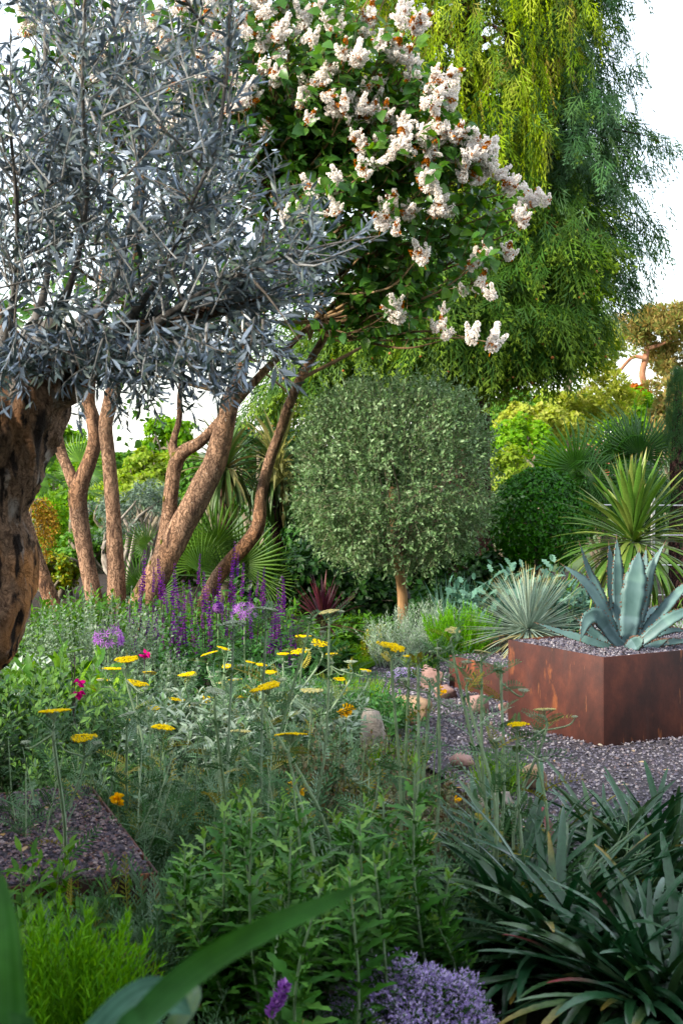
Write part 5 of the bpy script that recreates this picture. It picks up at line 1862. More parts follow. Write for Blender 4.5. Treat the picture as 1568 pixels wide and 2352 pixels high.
# ------------------------------------------------------------------ fan palms
def fan_mesh(seg, spread, droop, mat, pet=.8, wv=0):
    mb = MB()
    r = np.random.default_rng(seg + wv)
    for i in range(seg):
        f = (i + .5) / seg - .5
        a = f * spread
        h = spread / seg * .5
        L = (1 - .28 * abs(f * 2) ** 2) * r.uniform(.92, 1.05)
        m = .3 * L
        dp = droop * r.uniform(.6, 1.3)
        lift = .06 + .1 * abs(f)
        def pt(rad, ang, z):
            return (math.sin(ang) * rad, math.cos(ang) * rad, z)
        zt = lift * m
        V = [(0, 0, 0), pt(m, a - h, zt), pt(m, a, zt + .035), pt(m, a + h, zt), pt(L * .7, a - h * .38, lift * .75 - dp * .3), pt(L * .7, a, lift * .75 - dp * .3 + .02), pt(L * .7, a + h * .38, lift * .75 - dp * .3), pt(L, a + r.uniform(-.03, .03), lift - dp)]
        mb.add(V, [np.array([(0, 1, 2), (0, 2, 3), (4, 7, 5), (5, 7, 6)]), np.array([(1, 4, 5, 2), (2, 5, 6, 3)])], r.random() * .3, np.array([0, .4, .4, .4, .75, .75, .75, 1]))
    tubes(mb, np.array([[(0, -pet, -.12), (0, -pet * .5, -.02), (0, 0, 0)]]), .022, .014, 5, rnd=np.array([.1]))
    return mb.mesh('frond', mat, False)


def fan_palm(name, label, center, fronds, mat, spread, droop, n_rand, size, group=None, stem_r=.07, pet=.8):
    t = thing(name, label, 'palm', (center[0], center[1], -.03), group)
    base = np.array(t.location)
    ms = [fan_mesh(24 + 2 * v, spread * (1 - .06 * v), droop * (.6 + .3 * v), mat, pet, v) for v in range(4)]
    for i, (px, py, dd, R, ang, ny) in enumerate(fronds):
        # hub in the picture, fan radius px, direction clockwise from up, and how far its face looks up
        h = P(px, py, center[1] + dd)
        D = np.array([[math.sin(ang), -.25, math.cos(ang)]])
        N = np.array([[0.1, -1, ny]])
        s = 1.38 * R * center[1] / FPX
        put('frond', ms[i % 4], t, mat=mat4(frames(D, N, np.array([s]))[0], h - base))
    for i in range(n_rand):
        a, e = i * 2.4 + rng.normal() * .2, rng.uniform(-.35, 1.25)
        D = np.array([[math.cos(a) * math.cos(e), math.sin(a) * math.cos(e), math.sin(e)]])
        N = np.array([[-math.cos(a) * math.sin(e), -math.sin(a) * math.sin(e), math.cos(e)]]) + rng.normal(size=(1, 3)) * .25
        s = size * rng.uniform(.85, 1.1)
        put('frond', ms[rng.integers(0, 4)], t, mat=mat4(frames(D, N, np.array([s]))[0], center + D[0] * s * pet - base))
    mb = MB()
    trunk(mb, [(center[0], center[1], -.03, stem_r * 1.1), (center[0], center[1], center[2] * .5, stem_r), (center[0], center[1], center[2], stem_r * .8)], 24, 14, .14, 12, 3, .2)
    mb.build('trunk', m_bark_grey, t)


fan_palm('fan_palm', 'windmill palm with dark green fan leaves behind the clipped dome', P(1395, 1100, 14.2),
         [(1319, 1072, -.3, 84, -.15, .35), (1300, 1085, -.1, 70, -1.1, .5), (1466, 1042, -.3, 78, .35, .5), (1440, 1035, -.1, 82, -.25, .6), (1506, 1020, -.2, 66, 1.0, .9), (1350, 1095, -.4, 74, .9, .9), (1405, 1060, .1, 80, .1, .5), (1385, 1110, -.4, 76, 2.2, 1.2), (1440, 1085, -.4, 76, 1.8, 1.2), (1340, 1120, -.3, 72, -2.0, 1.0), (1395, 1150, -.35, 70, 2.9, 1.0), (1545, 1010, -.1, 60, 1.2, .8), (1480, 1095, -.2, 64, 2.4, 1.0)], m_palm, 4.2, .55, 14, .36)
fan_palm('fan_palm', 'low fan palm with stiff green leaves between the leaning lilac trunks', P(520, 1330, 13.6),
         [(496, 1250, -.3, 86, .12, .25), (459, 1298, -.35, 78, -.1, .2), (554, 1297, -.3, 92, .85, .3), (470, 1320, -.4, 60, .5, .4), (520, 1325, -.4, 62, -.6, .4), (580, 1300, -.1, 80, .5, .3), (440, 1260, .1, 70, -.5, .3), (600, 1330, -.2, 74, 1.3, .5)], m_palmy, 3.9, .08, 8, .3)
fan_palm('fan_palm', 'young fan palm behind the two middle lilac stems', P(330, 1400, 13.2),
         [(338, 1250, .2, 46, -1.1, .5), (318, 1345, -.1, 60, -.4, .3), (360, 1370, -.2, 60, .6, .4)], m_palmy, 3.8, .1, 6, .24, stem_r=.04)
fan_palm('fan_palm', 'palm with drooping leaves behind the forked lilac stem', P(170, 1130, 19.0),
         [(185, 1060, -.2, 52, .4, .8), (130, 1050, -.2, 50, -.6, .8), (200, 1090, -.3, 46, 1.6, 1.0), (110, 1110, -.3, 46, -1.7, 1.0)], m_palmy, 4.2, .35, 8, .3)

# ochre hanging plumes at far left behind the olive trunk
t = thing('plume_shrub', 'shrub with hanging ochre seed plumes beside the old olive trunk', 'shrub', gz(60, 14.5))
mb = MB()
st = MB()
for (a, b, a2, b2) in ((70, 1150, 120, 1250), (75, 1160, 105, 1290), (60, 1140, 85, 1235), (80, 1150, 130, 1215)):
    p = spline([P(a - 30, 1480, 14.5), P(a - 15, 1260, 14.5), P(a, b, 14.5), P((a + a2) / 2 + 10, (b + b2) / 2 - 12, 14.5), P(a2, b2, 14.5)], 24)
    tubes(st, p[None], .012, .004, 5)
    pos, tan, tt, ix = along(p[None], 420, .62, 1, 1)
    pos = pos + rng.normal(size=pos.shape) * .03
    mb.scatter(TINY, frames(rdir(len(pos)) + np.array([0, 0, -.6]), rdir(len(pos)), U(.02, .045, len(pos))), pos)
mb.build('plumes', m_orange, t, kind='stuff')
st.build('stems', m_bark_grey, t, kind='stuff')

# ------------------------------------------------------------------ strap clumps, lower right
SP = [(0, .8), (.15, 1), (.5, .95), (.8, .7), (.97, .28), (1, .05)]
SQ = [(0, .8), (.15, 1), (.5, .95), (.8, .72), (.95, .42), (1, .14)]


def strap_clump(px, d, n, L0, L1, label, seed, dr=(1.1, .5), z=.02):
    x = P(px, 0, d)[0]
    t = thing('strap_leaf_clump', label, 'plant', (x, d, -.02), 'dark strap leaf clumps by the path')
    for q, (ox, oy) in enumerate(((0, 0), (-.1, .07), (.11, .05), (.02, -.1))):
        rosette(t, np.array([x + ox, d + oy, z + .03]), n // 4, .05, 1.15, L0, L1, .029, dr, [m_strap, m_strapy, m_strapr], 16, tilt=.16, serr=.07, chan=.4, spread=.05, wts=[.925, .06, .015], prof=SP if q % 2 else SQ, twist=.5, side=.18, epow=.95)


strap_clump(1250, 4.15, 296, .34, .54, 'large dark strap leaf clump beside the purple thyme', 1)
strap_clump(1470, 4.75, 200, .34, .54, 'strap leaf clump at the path edge cut by the right side', 2)
strap_clump(1490, 3.75, 240, .32, .5, 'nearest strap leaf clump in the lower right corner', 3, (1.3, .5))
strap_clump(1180, 4.85, 130, .3, .46, 'strap leaf clump half hidden behind the yarrow leaves', 4)

# ------------------------------------------------------------------ broad leaves close to the camera
t = thing('broad_strap_plant', 'broad blurred strap leaves close to the camera at lower left', 'plant', (-.5, 1.45, -.03))
FP = [(0, .6), (.2, .85), (.5, 1), (.75, .75), (.9, .4), (1, .02)]


def free_leaf(t, cps, W, mat, face, prof=FP, n=30, name='leaf', chan=.25):
    pa = spline(cps, n)
    T = nz(np.gradient(pa, axis=0))
    X = nz(np.cross(T, nz(np.array([face]))))
    Nn = np.cross(X, T)
    tt = np.linspace(0, 1, n)
    wd = W * .5 * np.interp(tt, [p[0] for p in prof], [p[1] for p in prof])
    m = 17
    sv = np.linspace(-1, 1, m)
    V = np.stack([pa + X * (wd * s)[:, None] + Nn * (wd * chan * s * s + .0004 * (q % 2))[:, None] for q, s in enumerate(sv)], 1).reshape(-1, 3)
    i, j = np.meshgrid(np.arange(n - 1), np.arange(m - 1), indexing='ij')
    F = np.stack([i * m + j, i * m + j + 1, (i + 1) * m + j + 1, (i + 1) * m + j], -1).reshape(-1, 4)
    vein = np.tile(rng.random(m) * .9, n)          # parallel veins, paler and darker
    return MB().add(V, F, vein, np.repeat(tt, m)).build(name, mat, t, True)


b0 = np.array([-.5, 1.45, -.02])
free_leaf(t, [b0, (-.42, 1.43, .5), P(230, 2480, 1.3), P(340, 2330, 1.25), P(470, 2215, 1.25), P(620, 2130, 1.25), P(760, 2070, 1.28), P(850, 2020, 1.3)], .027, m_fore, (-.35, -1, .45))
free_leaf(t, [b0, (-.46, 1.4, .5), P(20, 2500, 1.2), P(18, 2350, 1.2), P(14, 2200, 1.22), P(6, 2080, 1.25), P(-6, 1990, 1.28)], .034, m_fore, (.3, -1, .1))
free_leaf(t, [b0, (-.42, 1.42, .45), P(170, 2560, 1.4), P(230, 2420, 1.4), P(310, 2320, 1.42), P(380, 2290, 1.45), P(440, 2330, 1.5)], .06, m_melia, (.3, -1, .35))
free_leaf(t, [b0, (-.48, 1.5, .5), P(-60, 2350, 1.5), P(-90, 2150, 1.55), P(-160, 2020, 1.6)], .05, m_fore, (.3, -1, .2))
free_leaf(t, [b0, (-.4, 1.55, .45), P(330, 2480, 1.6), P(440, 2300, 1.65), P(430, 2270, 1.7), P(462, 2315, 1.7)], .022, m_strapy, (0, -1, .5))

# ------------------------------------------------------------------ yarrow
YEL = [(292, 1515, 28), (262, 1537, 26), (316, 1570, 27), (125, 1634, 38), (193, 1695, 31), (375, 1671, 27), (667, 1688, 37), (430, 1549, 20), (480, 1502, 21), (695, 1462, 19), (735, 1478, 21), (690, 1496, 22), (620, 1544, 15), (612, 1578, 34), (588, 1590, 16), (900, 1486, 33), (938, 1507, 13), (1187, 1664, 25), (515, 1490, 15), (405, 1607, 20), (475, 1607, 19), (575, 1521, 12), (545, 1600, 14), (650, 1502, 14), (240, 1562, 17), (345, 1546, 15), (522, 1530, 13), (600, 1527, 13), (662, 1592, 16), (540, 1562, 18), (446, 1622, 17), (632, 1612, 18), (762, 1502, 14), (352, 1626, 18), (585, 1660, 20), (300, 1655, 18), (470, 1690, 18), (780, 1560, 15), (840, 1540, 13)]
PALE = [(715, 1587, 27), (550, 1680, 26), (755, 1405, 22), (1105, 1497, 19), (1250, 1630, 24), (280, 1600, 14), (510, 1568, 14), (1040, 1448, 18)]
BUD = [(610, 1400, 28), (535, 1433, 29), (705, 1420, 9), (805, 1520, 15), (495, 1588, 24), (390, 1586, 15), (185, 1655, 12), (292, 1641, 20), (170, 1665, 12), (870, 1745, 9), (680, 1750, 9), (455, 1722, 10), (425, 1648, 15), (360, 1665, 12), (245, 1700, 10), (330, 1700, 14), (600, 1715, 10), (700, 1640, 12), (770, 1600, 13), (660, 1620, 12), (580, 1645, 12), (740, 1660, 10), (830, 1580, 10), (480, 1660, 14), (540, 1640, 13), (1150, 1530, 10), (1075, 1560, 10), (1230, 1680, 10), (1140, 1700, 12), (985, 1560, 10), (960, 1500, 8), (1005, 1470, 9), (390, 1740, 12), (310, 1745, 11), (650, 1560, 10), (760, 1560, 9), (210, 1640, 10)]
KNOB = []
for _ in range(260):
    a = rng.uniform(0, 6.28)
    r = math.sqrt(rng.random())
    KNOB.append((math.cos(a) * r, math.sin(a) * r))


def head_mesh(seed, mat, dome_=.1, dens=230):
    r = np.random.default_rng(seed)
    a, q = r.uniform(0, 6.28, dens), np.sqrt(r.random(dens))
    edge = 1 + .1 * np.sin(a * 3 + seed) + .06 * np.sin(a * 7 + seed * 2)
    P3 = np.stack([np.cos(a) * q * edge, np.sin(a) * q * edge * .95, dome_ * (1 - q ** 2) + .05 * r.random(dens) + .06 * vnoise(np.stack([np.cos(a) * q * 2.5, np.sin(a) * q * 2.5, 0 * a + seed], 1))], 1)
    mb = MB()
    s = r.uniform(.06, .1, dens)
    mb.scatter(ICO, frames(nz(r.normal(size=(dens, 3))), nz(r.normal(size=(dens, 3))), np.stack([s, s, s * .9], 1)), P3, r.random(dens), 0)
    # branching stalks of the flat head
    e = P3[::14] - np.array([0, 0, .06])
    st = np.array([0, 0, -.95])
    paths = np.array([spline([st, st * .55 + p * .25, p], 4) for p in e])
    tubes(mb, paths, .035, .02, 4, mi=1)
    # dish of calyces under the flowers
    k = 60
    a, q = r.uniform(0, 6.28, k), np.sqrt(r.random(k)) * .95
    mb.scatter(ICO, frames(nz(r.normal(size=(k, 3))), nz(r.normal(size=(k, 3))), np.full(k, .075)), np.stack([np.cos(a) * q, np.sin(a) * q, dome_ * (1 - q ** 2) - .07], 1), None, 1)
    return mb.mesh('flower_head', [mat, m_achst])


HM = {'y': [head_mesh(s, m_achy) for s in range(4)], 'p': [head_mesh(s + 10, m_achp) for s in range(2)], 'b': [head_mesh(s + 20, m_achg, .18, 120) for s in range(3)]}
CL = [(150, 4.75, 'yarrow clump with two flat yellow heads in front of the left shrubs'), (330, 5.2, 'yarrow clump with tiered yellow heads below the mauve allium'), (560, 4.9, 'yarrow clump with many flat yellow heads in the middle of the bed'), (700, 5.7, 'yarrow clump with small yellow heads below the dark red cordyline'), (900, 4.3, 'tall yarrow clump leaning in front of the gravel and rocks'), (1190, 4.3, 'yarrow clump with a yellow and a pale head in front of the tall planter'), (560, 6.3, 'yarrow clump with grey green buds in front of the purple spikes')]
YT = []
for px, d, lb in CL:
    x = P(px, 0, d)[0]
    YT.append(thing('yarrow_plant', lb, 'yarrow', (x, d, -.02), 'yarrow clumps in the foreground bed'))
ys = {i: MB() for i in range(len(CL))}
yl = {i: MB() for i in range(len(CL))}
stalks = []


def yarrow_heads():
    for kind, lst in (('y', YEL), ('p', PALE), ('b', BUD)):
        for (px, py, hw) in lst:
            size = .047 if kind != 'b' else .032
            d = float(np.clip(size * FPX / hw, 4.0, 6.6)) * rng.uniform(.96, 1.04)
            if px > 840:
                d = min(d, 4.5) * rng.uniform(.95, 1.0)
            if py < 1450 and px < 800:
                d = 5.0
            h = P(px, py, d)
            s = hw * d / FPX
            i = min(range(len(CL)), key=lambda q: abs(YT[q].location[0] - h[0]) + .8 * abs(CL[q][1] - d))
            t = YT[i]
            base = np.array(t.location)
            up = nz(np.array([[0, -.06, 1]]) + rng.normal(size=(1, 3)) * .13)
            M = frames(np.cross(up, rdir(1)), up, np.array([[s, s, s * .72]]))[0]
            put('flower_head', HM[kind][rng.integers(0, len(HM[kind]))], t, mat=mat4(M, h - base))
            st = h - np.array([0, 0, .66 * s])
            foot = base + rng.normal(size=3) * np.array([.1, .1, 0])
            foot = np.array([foot[0] * .6 + h[0] * .4, foot[1] * .6 + h[1] * .4, 0])
            p = spline([foot, foot + (st - foot) * .5 + rng.normal(size=3) * np.array([.045, .045, 0]), st - np.array([0, 0, .06]), st], 14)
            tubes(ys[i], p[None], .006, .004, 6)
            if rng.random() < .6:      # a side branch with a smaller grey bud head
                for _ in range(rng.integers(1, 3)):
                    o = np.array([rng.choice([-1, 1]) * rng.uniform(.04, .09), rng.normal() * .04, rng.uniform(-.09, .02)])
                    e = st + o
                    sb = rng.uniform(.009, .018)
                    q0 = p[9] + (p[10] - p[9]) * rng.random()
                    tubes(ys[i], spline([q0, (q0 + e) / 2 + o * .25, e], 8)[None], .003, .0022, 5)
                    put('flower_head', HM['b'][rng.integers(0, 3)], t, mat=mat4(frames(np.array([[1., 0, 0]]), np.array([[0, -.1, 1.]]), np.array([[sb, sb, sb]]))[0], e + np.array([0, 0, sb * .9]) - base))
            stalks.append((i, p))


yarrow_heads()
# extra flowerless stalks
for i, (px, d, lb) in enumerate(CL):
    b = np.array(YT[i].location)
    for q in range(20 if px < 850 else 3):
        foot = b + rng.normal(size=3) * np.array([.16, .16, 0])
        top = foot + np.array([rng.normal() * .1, rng.normal() * .1, rng.uniform(.3, .58)])
        p = spline([foot, (foot + top) / 2 + rng.normal(size=3) * .02, top], 14)
        tubes(ys[i], p[None], .004, .002, 5)
        stalks.append((i, p))
for i, p in stalks:
    pos, tan, tt, ix = along(p[None], 17, .04, .88, .6)
    n = len(pos)
    az = np.arange(n) * 2.4 + rng.random() * 6
    ld = tan * U(.35, 1.25, n)[:, None] + perp(tan, az)
    s = (.15 - .06 * tt) * U(.75, 1.25, n)
    w_ = rng.integers(0, 2, n)
    M = frames(ld, tan + rdir(n) * .9, np.stack([s * 1.45, s, s], 1))
    rn = np.clip(rng.normal(.5, .3, n), 0, .999)
    yl[i].scatter(FEATHER, M[w_ == 0], pos[w_ == 0], rn[w_ == 0])
    yl[i].scatter(FEATHER2, M[w_ == 1], pos[w_ == 1], rn[w_ == 1])
for i, (px, d, lb) in enumerate(CL):
    # basal ferny leaves
    b = np.array(YT[i].location)
    n = 230 if px < 850 else 70
    pos = b + rng.normal(size=(n, 3)) * np.array([.2, .17, 0]) + np.stack([0 * np.arange(n), 0 * np.arange(n), U(.02, .22, n)], 1)
    ld = rdir(n) * np.array([1, 1, .3]) + np.array([0, 0, .75])
    s = U(.14, .27, n)
    yl[i].scatter(FEATHER, frames(ld, np.cross(ld, rdir(n)), np.stack([s * .85, s, s], 1)), pos)
    ys[i].build('stems', m_achst, YT[i], True, 'stuff')
    yl[i].build('foliage', m_ach, YT[i], kind='stuff')

# ------------------------------------------------------------------ leafy toothed stems in the foreground
TH = [(520, 3.75, 'leafy upright stems left of the purple thyme'), (700, 3.65, 'tall toothed leafy stems in the centre foreground'), (880, 3.9, 'leafy toothed stems leaning toward the strap leaf clump'), (620, 4.4, 'toothed leafy stems behind the central foreground ones'), (800, 4.4, 'toothed leafy stems below the brown leaved shrub')]
TOPS = [(560, 1890), (640, 1840), (690, 1800), (470, 1930), (760, 1880), (820, 1870), (880, 1790), (940, 1760), (590, 1980), (700, 1990), (530, 2010), (650, 2020), (780, 2000), (860, 1960), (610, 2110), (720, 2130), (900, 2060), (440, 1990), (500, 1850), (980, 1850), (840, 1830)]
for i, (px, d, lb) in enumerate(TH):
    x = P(px, 0, d)[0]
    t = thing('leafy_perennial', lb, 'plant', (x, d, -.02), 'toothed leafy stems in the foreground')
    b = np.array(t.location)
    lf, yg = MB(), MB()
    tops = [(a + rng.normal() * 10, c + rng.normal() * 12) for a, c in TOPS if min(range(len(TH)), key=lambda q: abs(TH[q][0] - a) + abs(TH[q][1] - (3.7 if c > 1900 else 4.2)) * 120) == i]
    tops += [(px + rng.normal() * 90, rng.uniform(1820, 2120)) for _ in range(9)]
    for (a, c) in tops:
        dd = d + rng.normal() * .12
        e = P(a, c, dd)
        if e[2] < .2:
            e[2] = .2
        foot = np.array([x * .5 + e[0] * .5 + rng.normal() * .05, dd + rng.normal() * .05, 0])
        p = spline([foot, (foot + e) / 2 + rng.normal(size=3) * .02, e], 14)
        st = MB()
        tubes(st, p[None], .0048, .0028, 6)
        st.build('stem', m_achst, t, True)
        m = 40
        pos, tan, tt, ix = along(p[None], m, .06, 1.0, .4)
        az = np.arange(m) * 2.4 + rng.random() * 6
        ang = np.where(tt > .93, .45, U(.75, 1.15, m))
        ld = tan * np.cos(ang)[:, None] + perp(tan, az) * np.sin(ang)[:, None] + np.array([0, 0, -.12]) * (1 - tt)[:, None]
        s = np.interp(tt, [0, .3, .7, .92, 1], [.09, .1, .085, .06, .032]) * U(.8, 1.2, m)
        M = frames(ld, tan + rdir(m) * .35, np.stack([s * 1.3, s, s], 1))
        y = tt > .88
        lf.scatter(TOOTH, M[~y], pos[~y])
        yg.scatter(TOOTH, M[y], pos[y])
        # side shoots in the axils
        q = rng.integers(4, m - 6, 9)
        for z in q:
            k = 5
            dd_ = nz(tan[z] + perp(tan[z:z + 1], az[z:z + 1])[0] * .8)
            pp = pos[z] + dd_ * np.linspace(.01, .05, k)[:, None]
            L2 = nz(dd_ + rdir(k) * .8)
            lf.scatter(TOOTH, frames(L2, rdir(k), U(.03, .055, k)), pp)
    lf.build('foliage', m_art, t, kind='stuff')
    yg.build('young_leaves', m_arty, t, kind='stuff')

# ------------------------------------------------------------------ thyme
def thyme(px, py, d, rx, ry, n, label, sfl=.011, mat=None):
    c = P(px, py, d)
    c[2] = 0
    R = np.array([rx * d / FPX, rx * d / FPX * .9, ry * d / FPX])
    t = thing('thyme', label, 'thyme', (c[0], c[1], -.01))
    dd = rdir(n)
    dd[:, 2] = np.abs(dd[:, 2])
    lump = 1 + .13 * vnoise(dd * 3, 6) + .09 * vnoise(dd * 9, 7)
    tip = c + dd * R * (lump * U(.93, 1.05, n))[:, None]
    inn = c + dd * R * (lump * .7)[:, None]
    st = MB()
    tubes(st, np.stack([inn, tip], 1), .0012, .001, 3)
    st.build('stems', m_twig_green, t, kind='stuff')
    lf, fl = MB(), MB()
    k = n * 9
    f = rng.random(k)
    j = rng.integers(0, n, k)
    pos = inn[j] + (tip - inn)[j] * f[:, None]
    lf.scatter(TINY, frames(rdir(k) + dd[j] * .5, rdir(k), U(.008, .014, k)), pos)
    lf.build('foliage', m_art, t, kind='stuff')
    k = n * 13
    j = np.repeat(np.arange(n), 13)
    up = dd[j] * (tip - inn)[j].std() * 0
    off = rdir(k) * sfl * 1.0
    ax = nz(tip - inn)[j]
    pos = tip[j] + off - ax * (rng.random(k) * sfl * 2.6)[:, None]
    fl.scatter(DIAM, frames(nz(off) + ax * .4 + rdir(k) * .3, rdir(k), U(.75, 1.2, k) * sfl * .95), pos)
    fl.build('flowers', mat or m_thyme, t, kind='stuff')


thyme(945, 2290, 3.62, 192, 190, 1050, 'rounded thyme cushion covered with pale mauve flowers in the foreground')
thyme(935, 1552, 9.7, 44, 20, 420, 'low thyme mat with tiny mauve flowers beside the lawn', .009)
thyme(1440, 1900, 5.3, 70, 22, 300, 'thyme mat in flower behind the strap leaf clumps', .009)

# ------------------------------------------------------------------ purple salvia spikes
pet = DIAM
SM = []
for v in range(5):
    r = np.random.default_rng(300 + v)
    mb = MB()
    tubes(mb, np.array([[(0, 0, -1.4), (r.normal() * .015, 0, -.5), (0, 0, .35), (r.normal() * .02, 0, 1)]]), .018, .006, 5, mi=1)
    nw = 13 + v
    for i in range(nw):
        z = i / nw
        g = .9 - .55 * z
        k = 9
        a = r.uniform(0, 6.28, k)
        o = np.stack([np.cos(a), np.sin(a), r.uniform(-.1, .8, k)], 1)
        pos = np.stack([np.cos(a) * .012, np.sin(a) * .012, z + r.normal(size=k) * .008], 1)
        mb.scatter(pet, frames(o, nz(r.normal(size=(k, 3))), np.full(k, .1) * g * r.uniform(.7, 1.2, k)), pos, r.random(k) * .5 + (.5 if z > .7 else 0))
    SM.append(mb.mesh('flower_spike', [m_purple, m_purst]))
SV = [(330, 8.6, 'purple flower spikes in front of the thick leaning lilac trunk'), (430, 8.8, 'dense clump of purple flower spikes left of the slender lilac trunk'), (530, 9.3, 'tall violet flower spikes crossing the slender lilac trunk'), (610, 9.0, 'purple flower spikes left of the dark red cordyline'), (380, 9.6, 'purple flower spikes at the foot of the lilac'), (250, 8.6, 'few purple flower spikes beside the mauve allium'), (660, 9.6, 'purple flower spikes beside the dark red cordyline')]
SPK = [(328, 1260, 0), (322, 1330, 5), (352, 1300, 4), (370, 1280, 4), (376, 1310, 4), (395, 1290, 4), (410, 1320, 1), (425, 1330, 1), (440, 1330, 1), (455, 1270, 1), (470, 1310, 1), (480, 1340, 1), (400, 1360, 0), (360, 1370, 0), (345, 1390, 0), (420, 1380, 1), (440, 1390, 1), (465, 1380, 1), (490, 1350, 1), (500, 1300, 1), (535, 1240, 2), (545, 1265, 2), (528, 1290, 2), (538, 1320, 2), (555, 1290, 2), (570, 1330, 2), (590, 1310, 2), (600, 1300, 3), (605, 1330, 3), (650, 1320, 6), (643, 1345, 6), (655, 1330, 6), (640, 1370, 6), (630, 1380, 3), (575, 1370, 3), (620, 1400, 3), (280, 1400, 5), (265, 1420, 5), (210, 1430, 5), (237, 1440, 5), (300, 1390, 0), (310, 1410, 0), (385, 1350, 4), (510, 1370, 2), (520, 1390, 2), (560, 1390, 2), (335, 1420, 0), (375, 1410, 4), (450, 1420, 1), (480, 1410, 1), (410, 1410, 1)]
for i, (px, d, lb) in enumerate(SV):
    x = P(px, 0, d)[0]
    t = thing('purple_salvia', lb, 'salvia', (x, d, -.02), 'purple flower spikes in front of the lilac')
    b = np.array(t.location)
    lf = MB()
    tops = [(a, c) for a, c, q in SPK if q == i]
    tops += [(px + rng.normal() * 36, rng.uniform(1380, 1460)) for _ in range(5)]
    for a, c in tops:
        dd = d + rng.normal() * .15
        e = P(a, c, dd)
        H = rng.uniform(.16, .3)
        M = frames(np.array([[.0, 1, 0]]), np.array([[rng.normal() * .06, rng.normal() * .06, 1]]), np.array([[H * .8, H * .8, H]]))[0]
        put('flower_spike', SM[rng.integers(0, 5)], t, mat=mat4(M, e - np.array([0, 0, H]) - b))
        p = np.stack([np.array([e[0] * .7 + x * .3, dd, 0]), e - np.array([0, 0, H * 1.3])])
        pos, tan, tt, ix = along(p[None], 16, .1, 1.0)
        m = len(pos)
        lf.scatter(LONGOV, frames(rdir(m) * np.array([1, 1, .4]) + np.array([0, 0, .35]), np.array([[0, 0, 1.]]) + rdir(m) * .5, U(.06, .1, m)), pos)
    n = 150
    pos = b + rng.normal(size=(n, 3)) * np.array([.16, .16, 0]) + np.stack([np.zeros(n), np.zeros(n), U(.02, .35, n)], 1)
    lf.scatter(LONGOV, frames(rdir(n) * np.array([1, 1, .5]) + np.array([0, 0, .3]), np.array([[0, 0, 1.]]) + rdir(n) * .5, U(.06, .12, n)), pos)
    lf.build('foliage', m_salvia, t, kind='stuff')


# ------------------------------------------------------------------ alliums
def allium(px, py, d, rpx, label, n=70, mat=None, full=True):
    c = P(px, py, d)
    R = rpx * d / FPX
    t = thing('allium', label, 'allium', (c[0], c[1], -.02), 'alliums among the purple spikes')
    mb = MB()
    dd = rdir(n)
    if not full:
        dd[:, 2] = np.abs(dd[:, 2]) * .9 - .15
    tips = c + nz(dd) * R * U(.85, 1.0, n)[:, None]
    st = MB()
    tubes(st, np.stack([np.repeat(c[None], n, 0), (c + tips) / 2, tips], 1), .0016, .0012, 3)
    tubes(st, spline([(c[0] + .02, c[1], 0), (c[0], c[1], c[2] * .5), c], 10)[None], .006, .005, 6)
    st.build('stem', m_twig_green, t)
    for q in range(6):
        o = nz(perp(nz(dd), U(0, 6.28, n) * 0 + q * 1.047) + nz(dd) * .35)
        mb.scatter(NEEDLE, frames(o, nz(dd), np.stack([np.full(n, R * .6), np.full(n, R * .42), np.full(n, R * .3)], 1)), tips)
    mb.build('flower_head', mat or m_allium, t)


allium(250, 1470, 8.0, 34, 'starry mauve allium globe beside the grey leaved shrub', 36, None, False)
allium(562, 1412, 8.6, 30, 'starry mauve allium among the purple spikes', 34, None, False)
allium(502, 1396, 8.8, 12, 'small tight mauve allium bud', 160)

# ------------------------------------------------------------------ shrubs in the beds
def shoots(name, label, cat, px, d, n, hgt, rad, per, tm, s0, s1, mat, stem=None, group=None, ang=(.7, 1.1), lean=.45, z0=0.0, rpow=.5, wf=1.0, tipmat=None, kstem=.0025, t0=.15, dy=.8):
    """bushy plant: n shoots rising from a base, each carrying `per` leaves"""
    x = P(px, 0, d)[0]
    t = thing(name, label, cat, (x, d, z0 - .02), group)
    b = np.array([x, d, z0])
    a, q = U(0, 6.28, n), rng.random(n) ** rpow
    foot = b + np.stack([np.cos(a) * q * rad * .6, np.sin(a) * q * rad * .6 * dy, np.zeros(n)], 1)
    D = np.stack([np.cos(a) * q * lean, np.sin(a) * q * lean * dy, np.ones(n)], 1) + rng.normal(size=(n, 3)) * .12
    H = hgt * U(.7, 1.05, n) * (1 - .25 * q)
    paths = grow(foot, D, H, 7, .1, .35)
    st = MB()
    tubes(st, paths[:, ::2], kstem, kstem * .5, 3)
    st.build('stems', stem or m_twig_green, t, kind='stuff')
    pos, tan, tt, ix = along(paths, per, t0, 1.0, .5)
    m = len(pos)
    az = (np.arange(m) % per) * 2.4 + U(0, 6.28, n)[ix]
    an = U(*ang, m) * np.where(tt > .93, .6, 1)
    ld = tan * np.cos(an)[:, None] + perp(tan, az) * np.sin(an)[:, None]
    s = U(s0, s1, m) * np.interp(tt, [0, .3, .85, 1], [.9, 1, .9, .6])
    M = frames(ld, tan + rdir(m) * .3, np.stack([s * wf, s, s], 1))
    young = (tt > .86) if tipmat else np.zeros(m, bool)
    MB().scatter(tm, M[~young], pos[~young]).build('foliage', mat, t, kind='stuff')
    if tipmat:
        MB().scatter(tm, M[young], pos[young]).build('young_leaves', tipmat, t, kind='stuff')
    return t


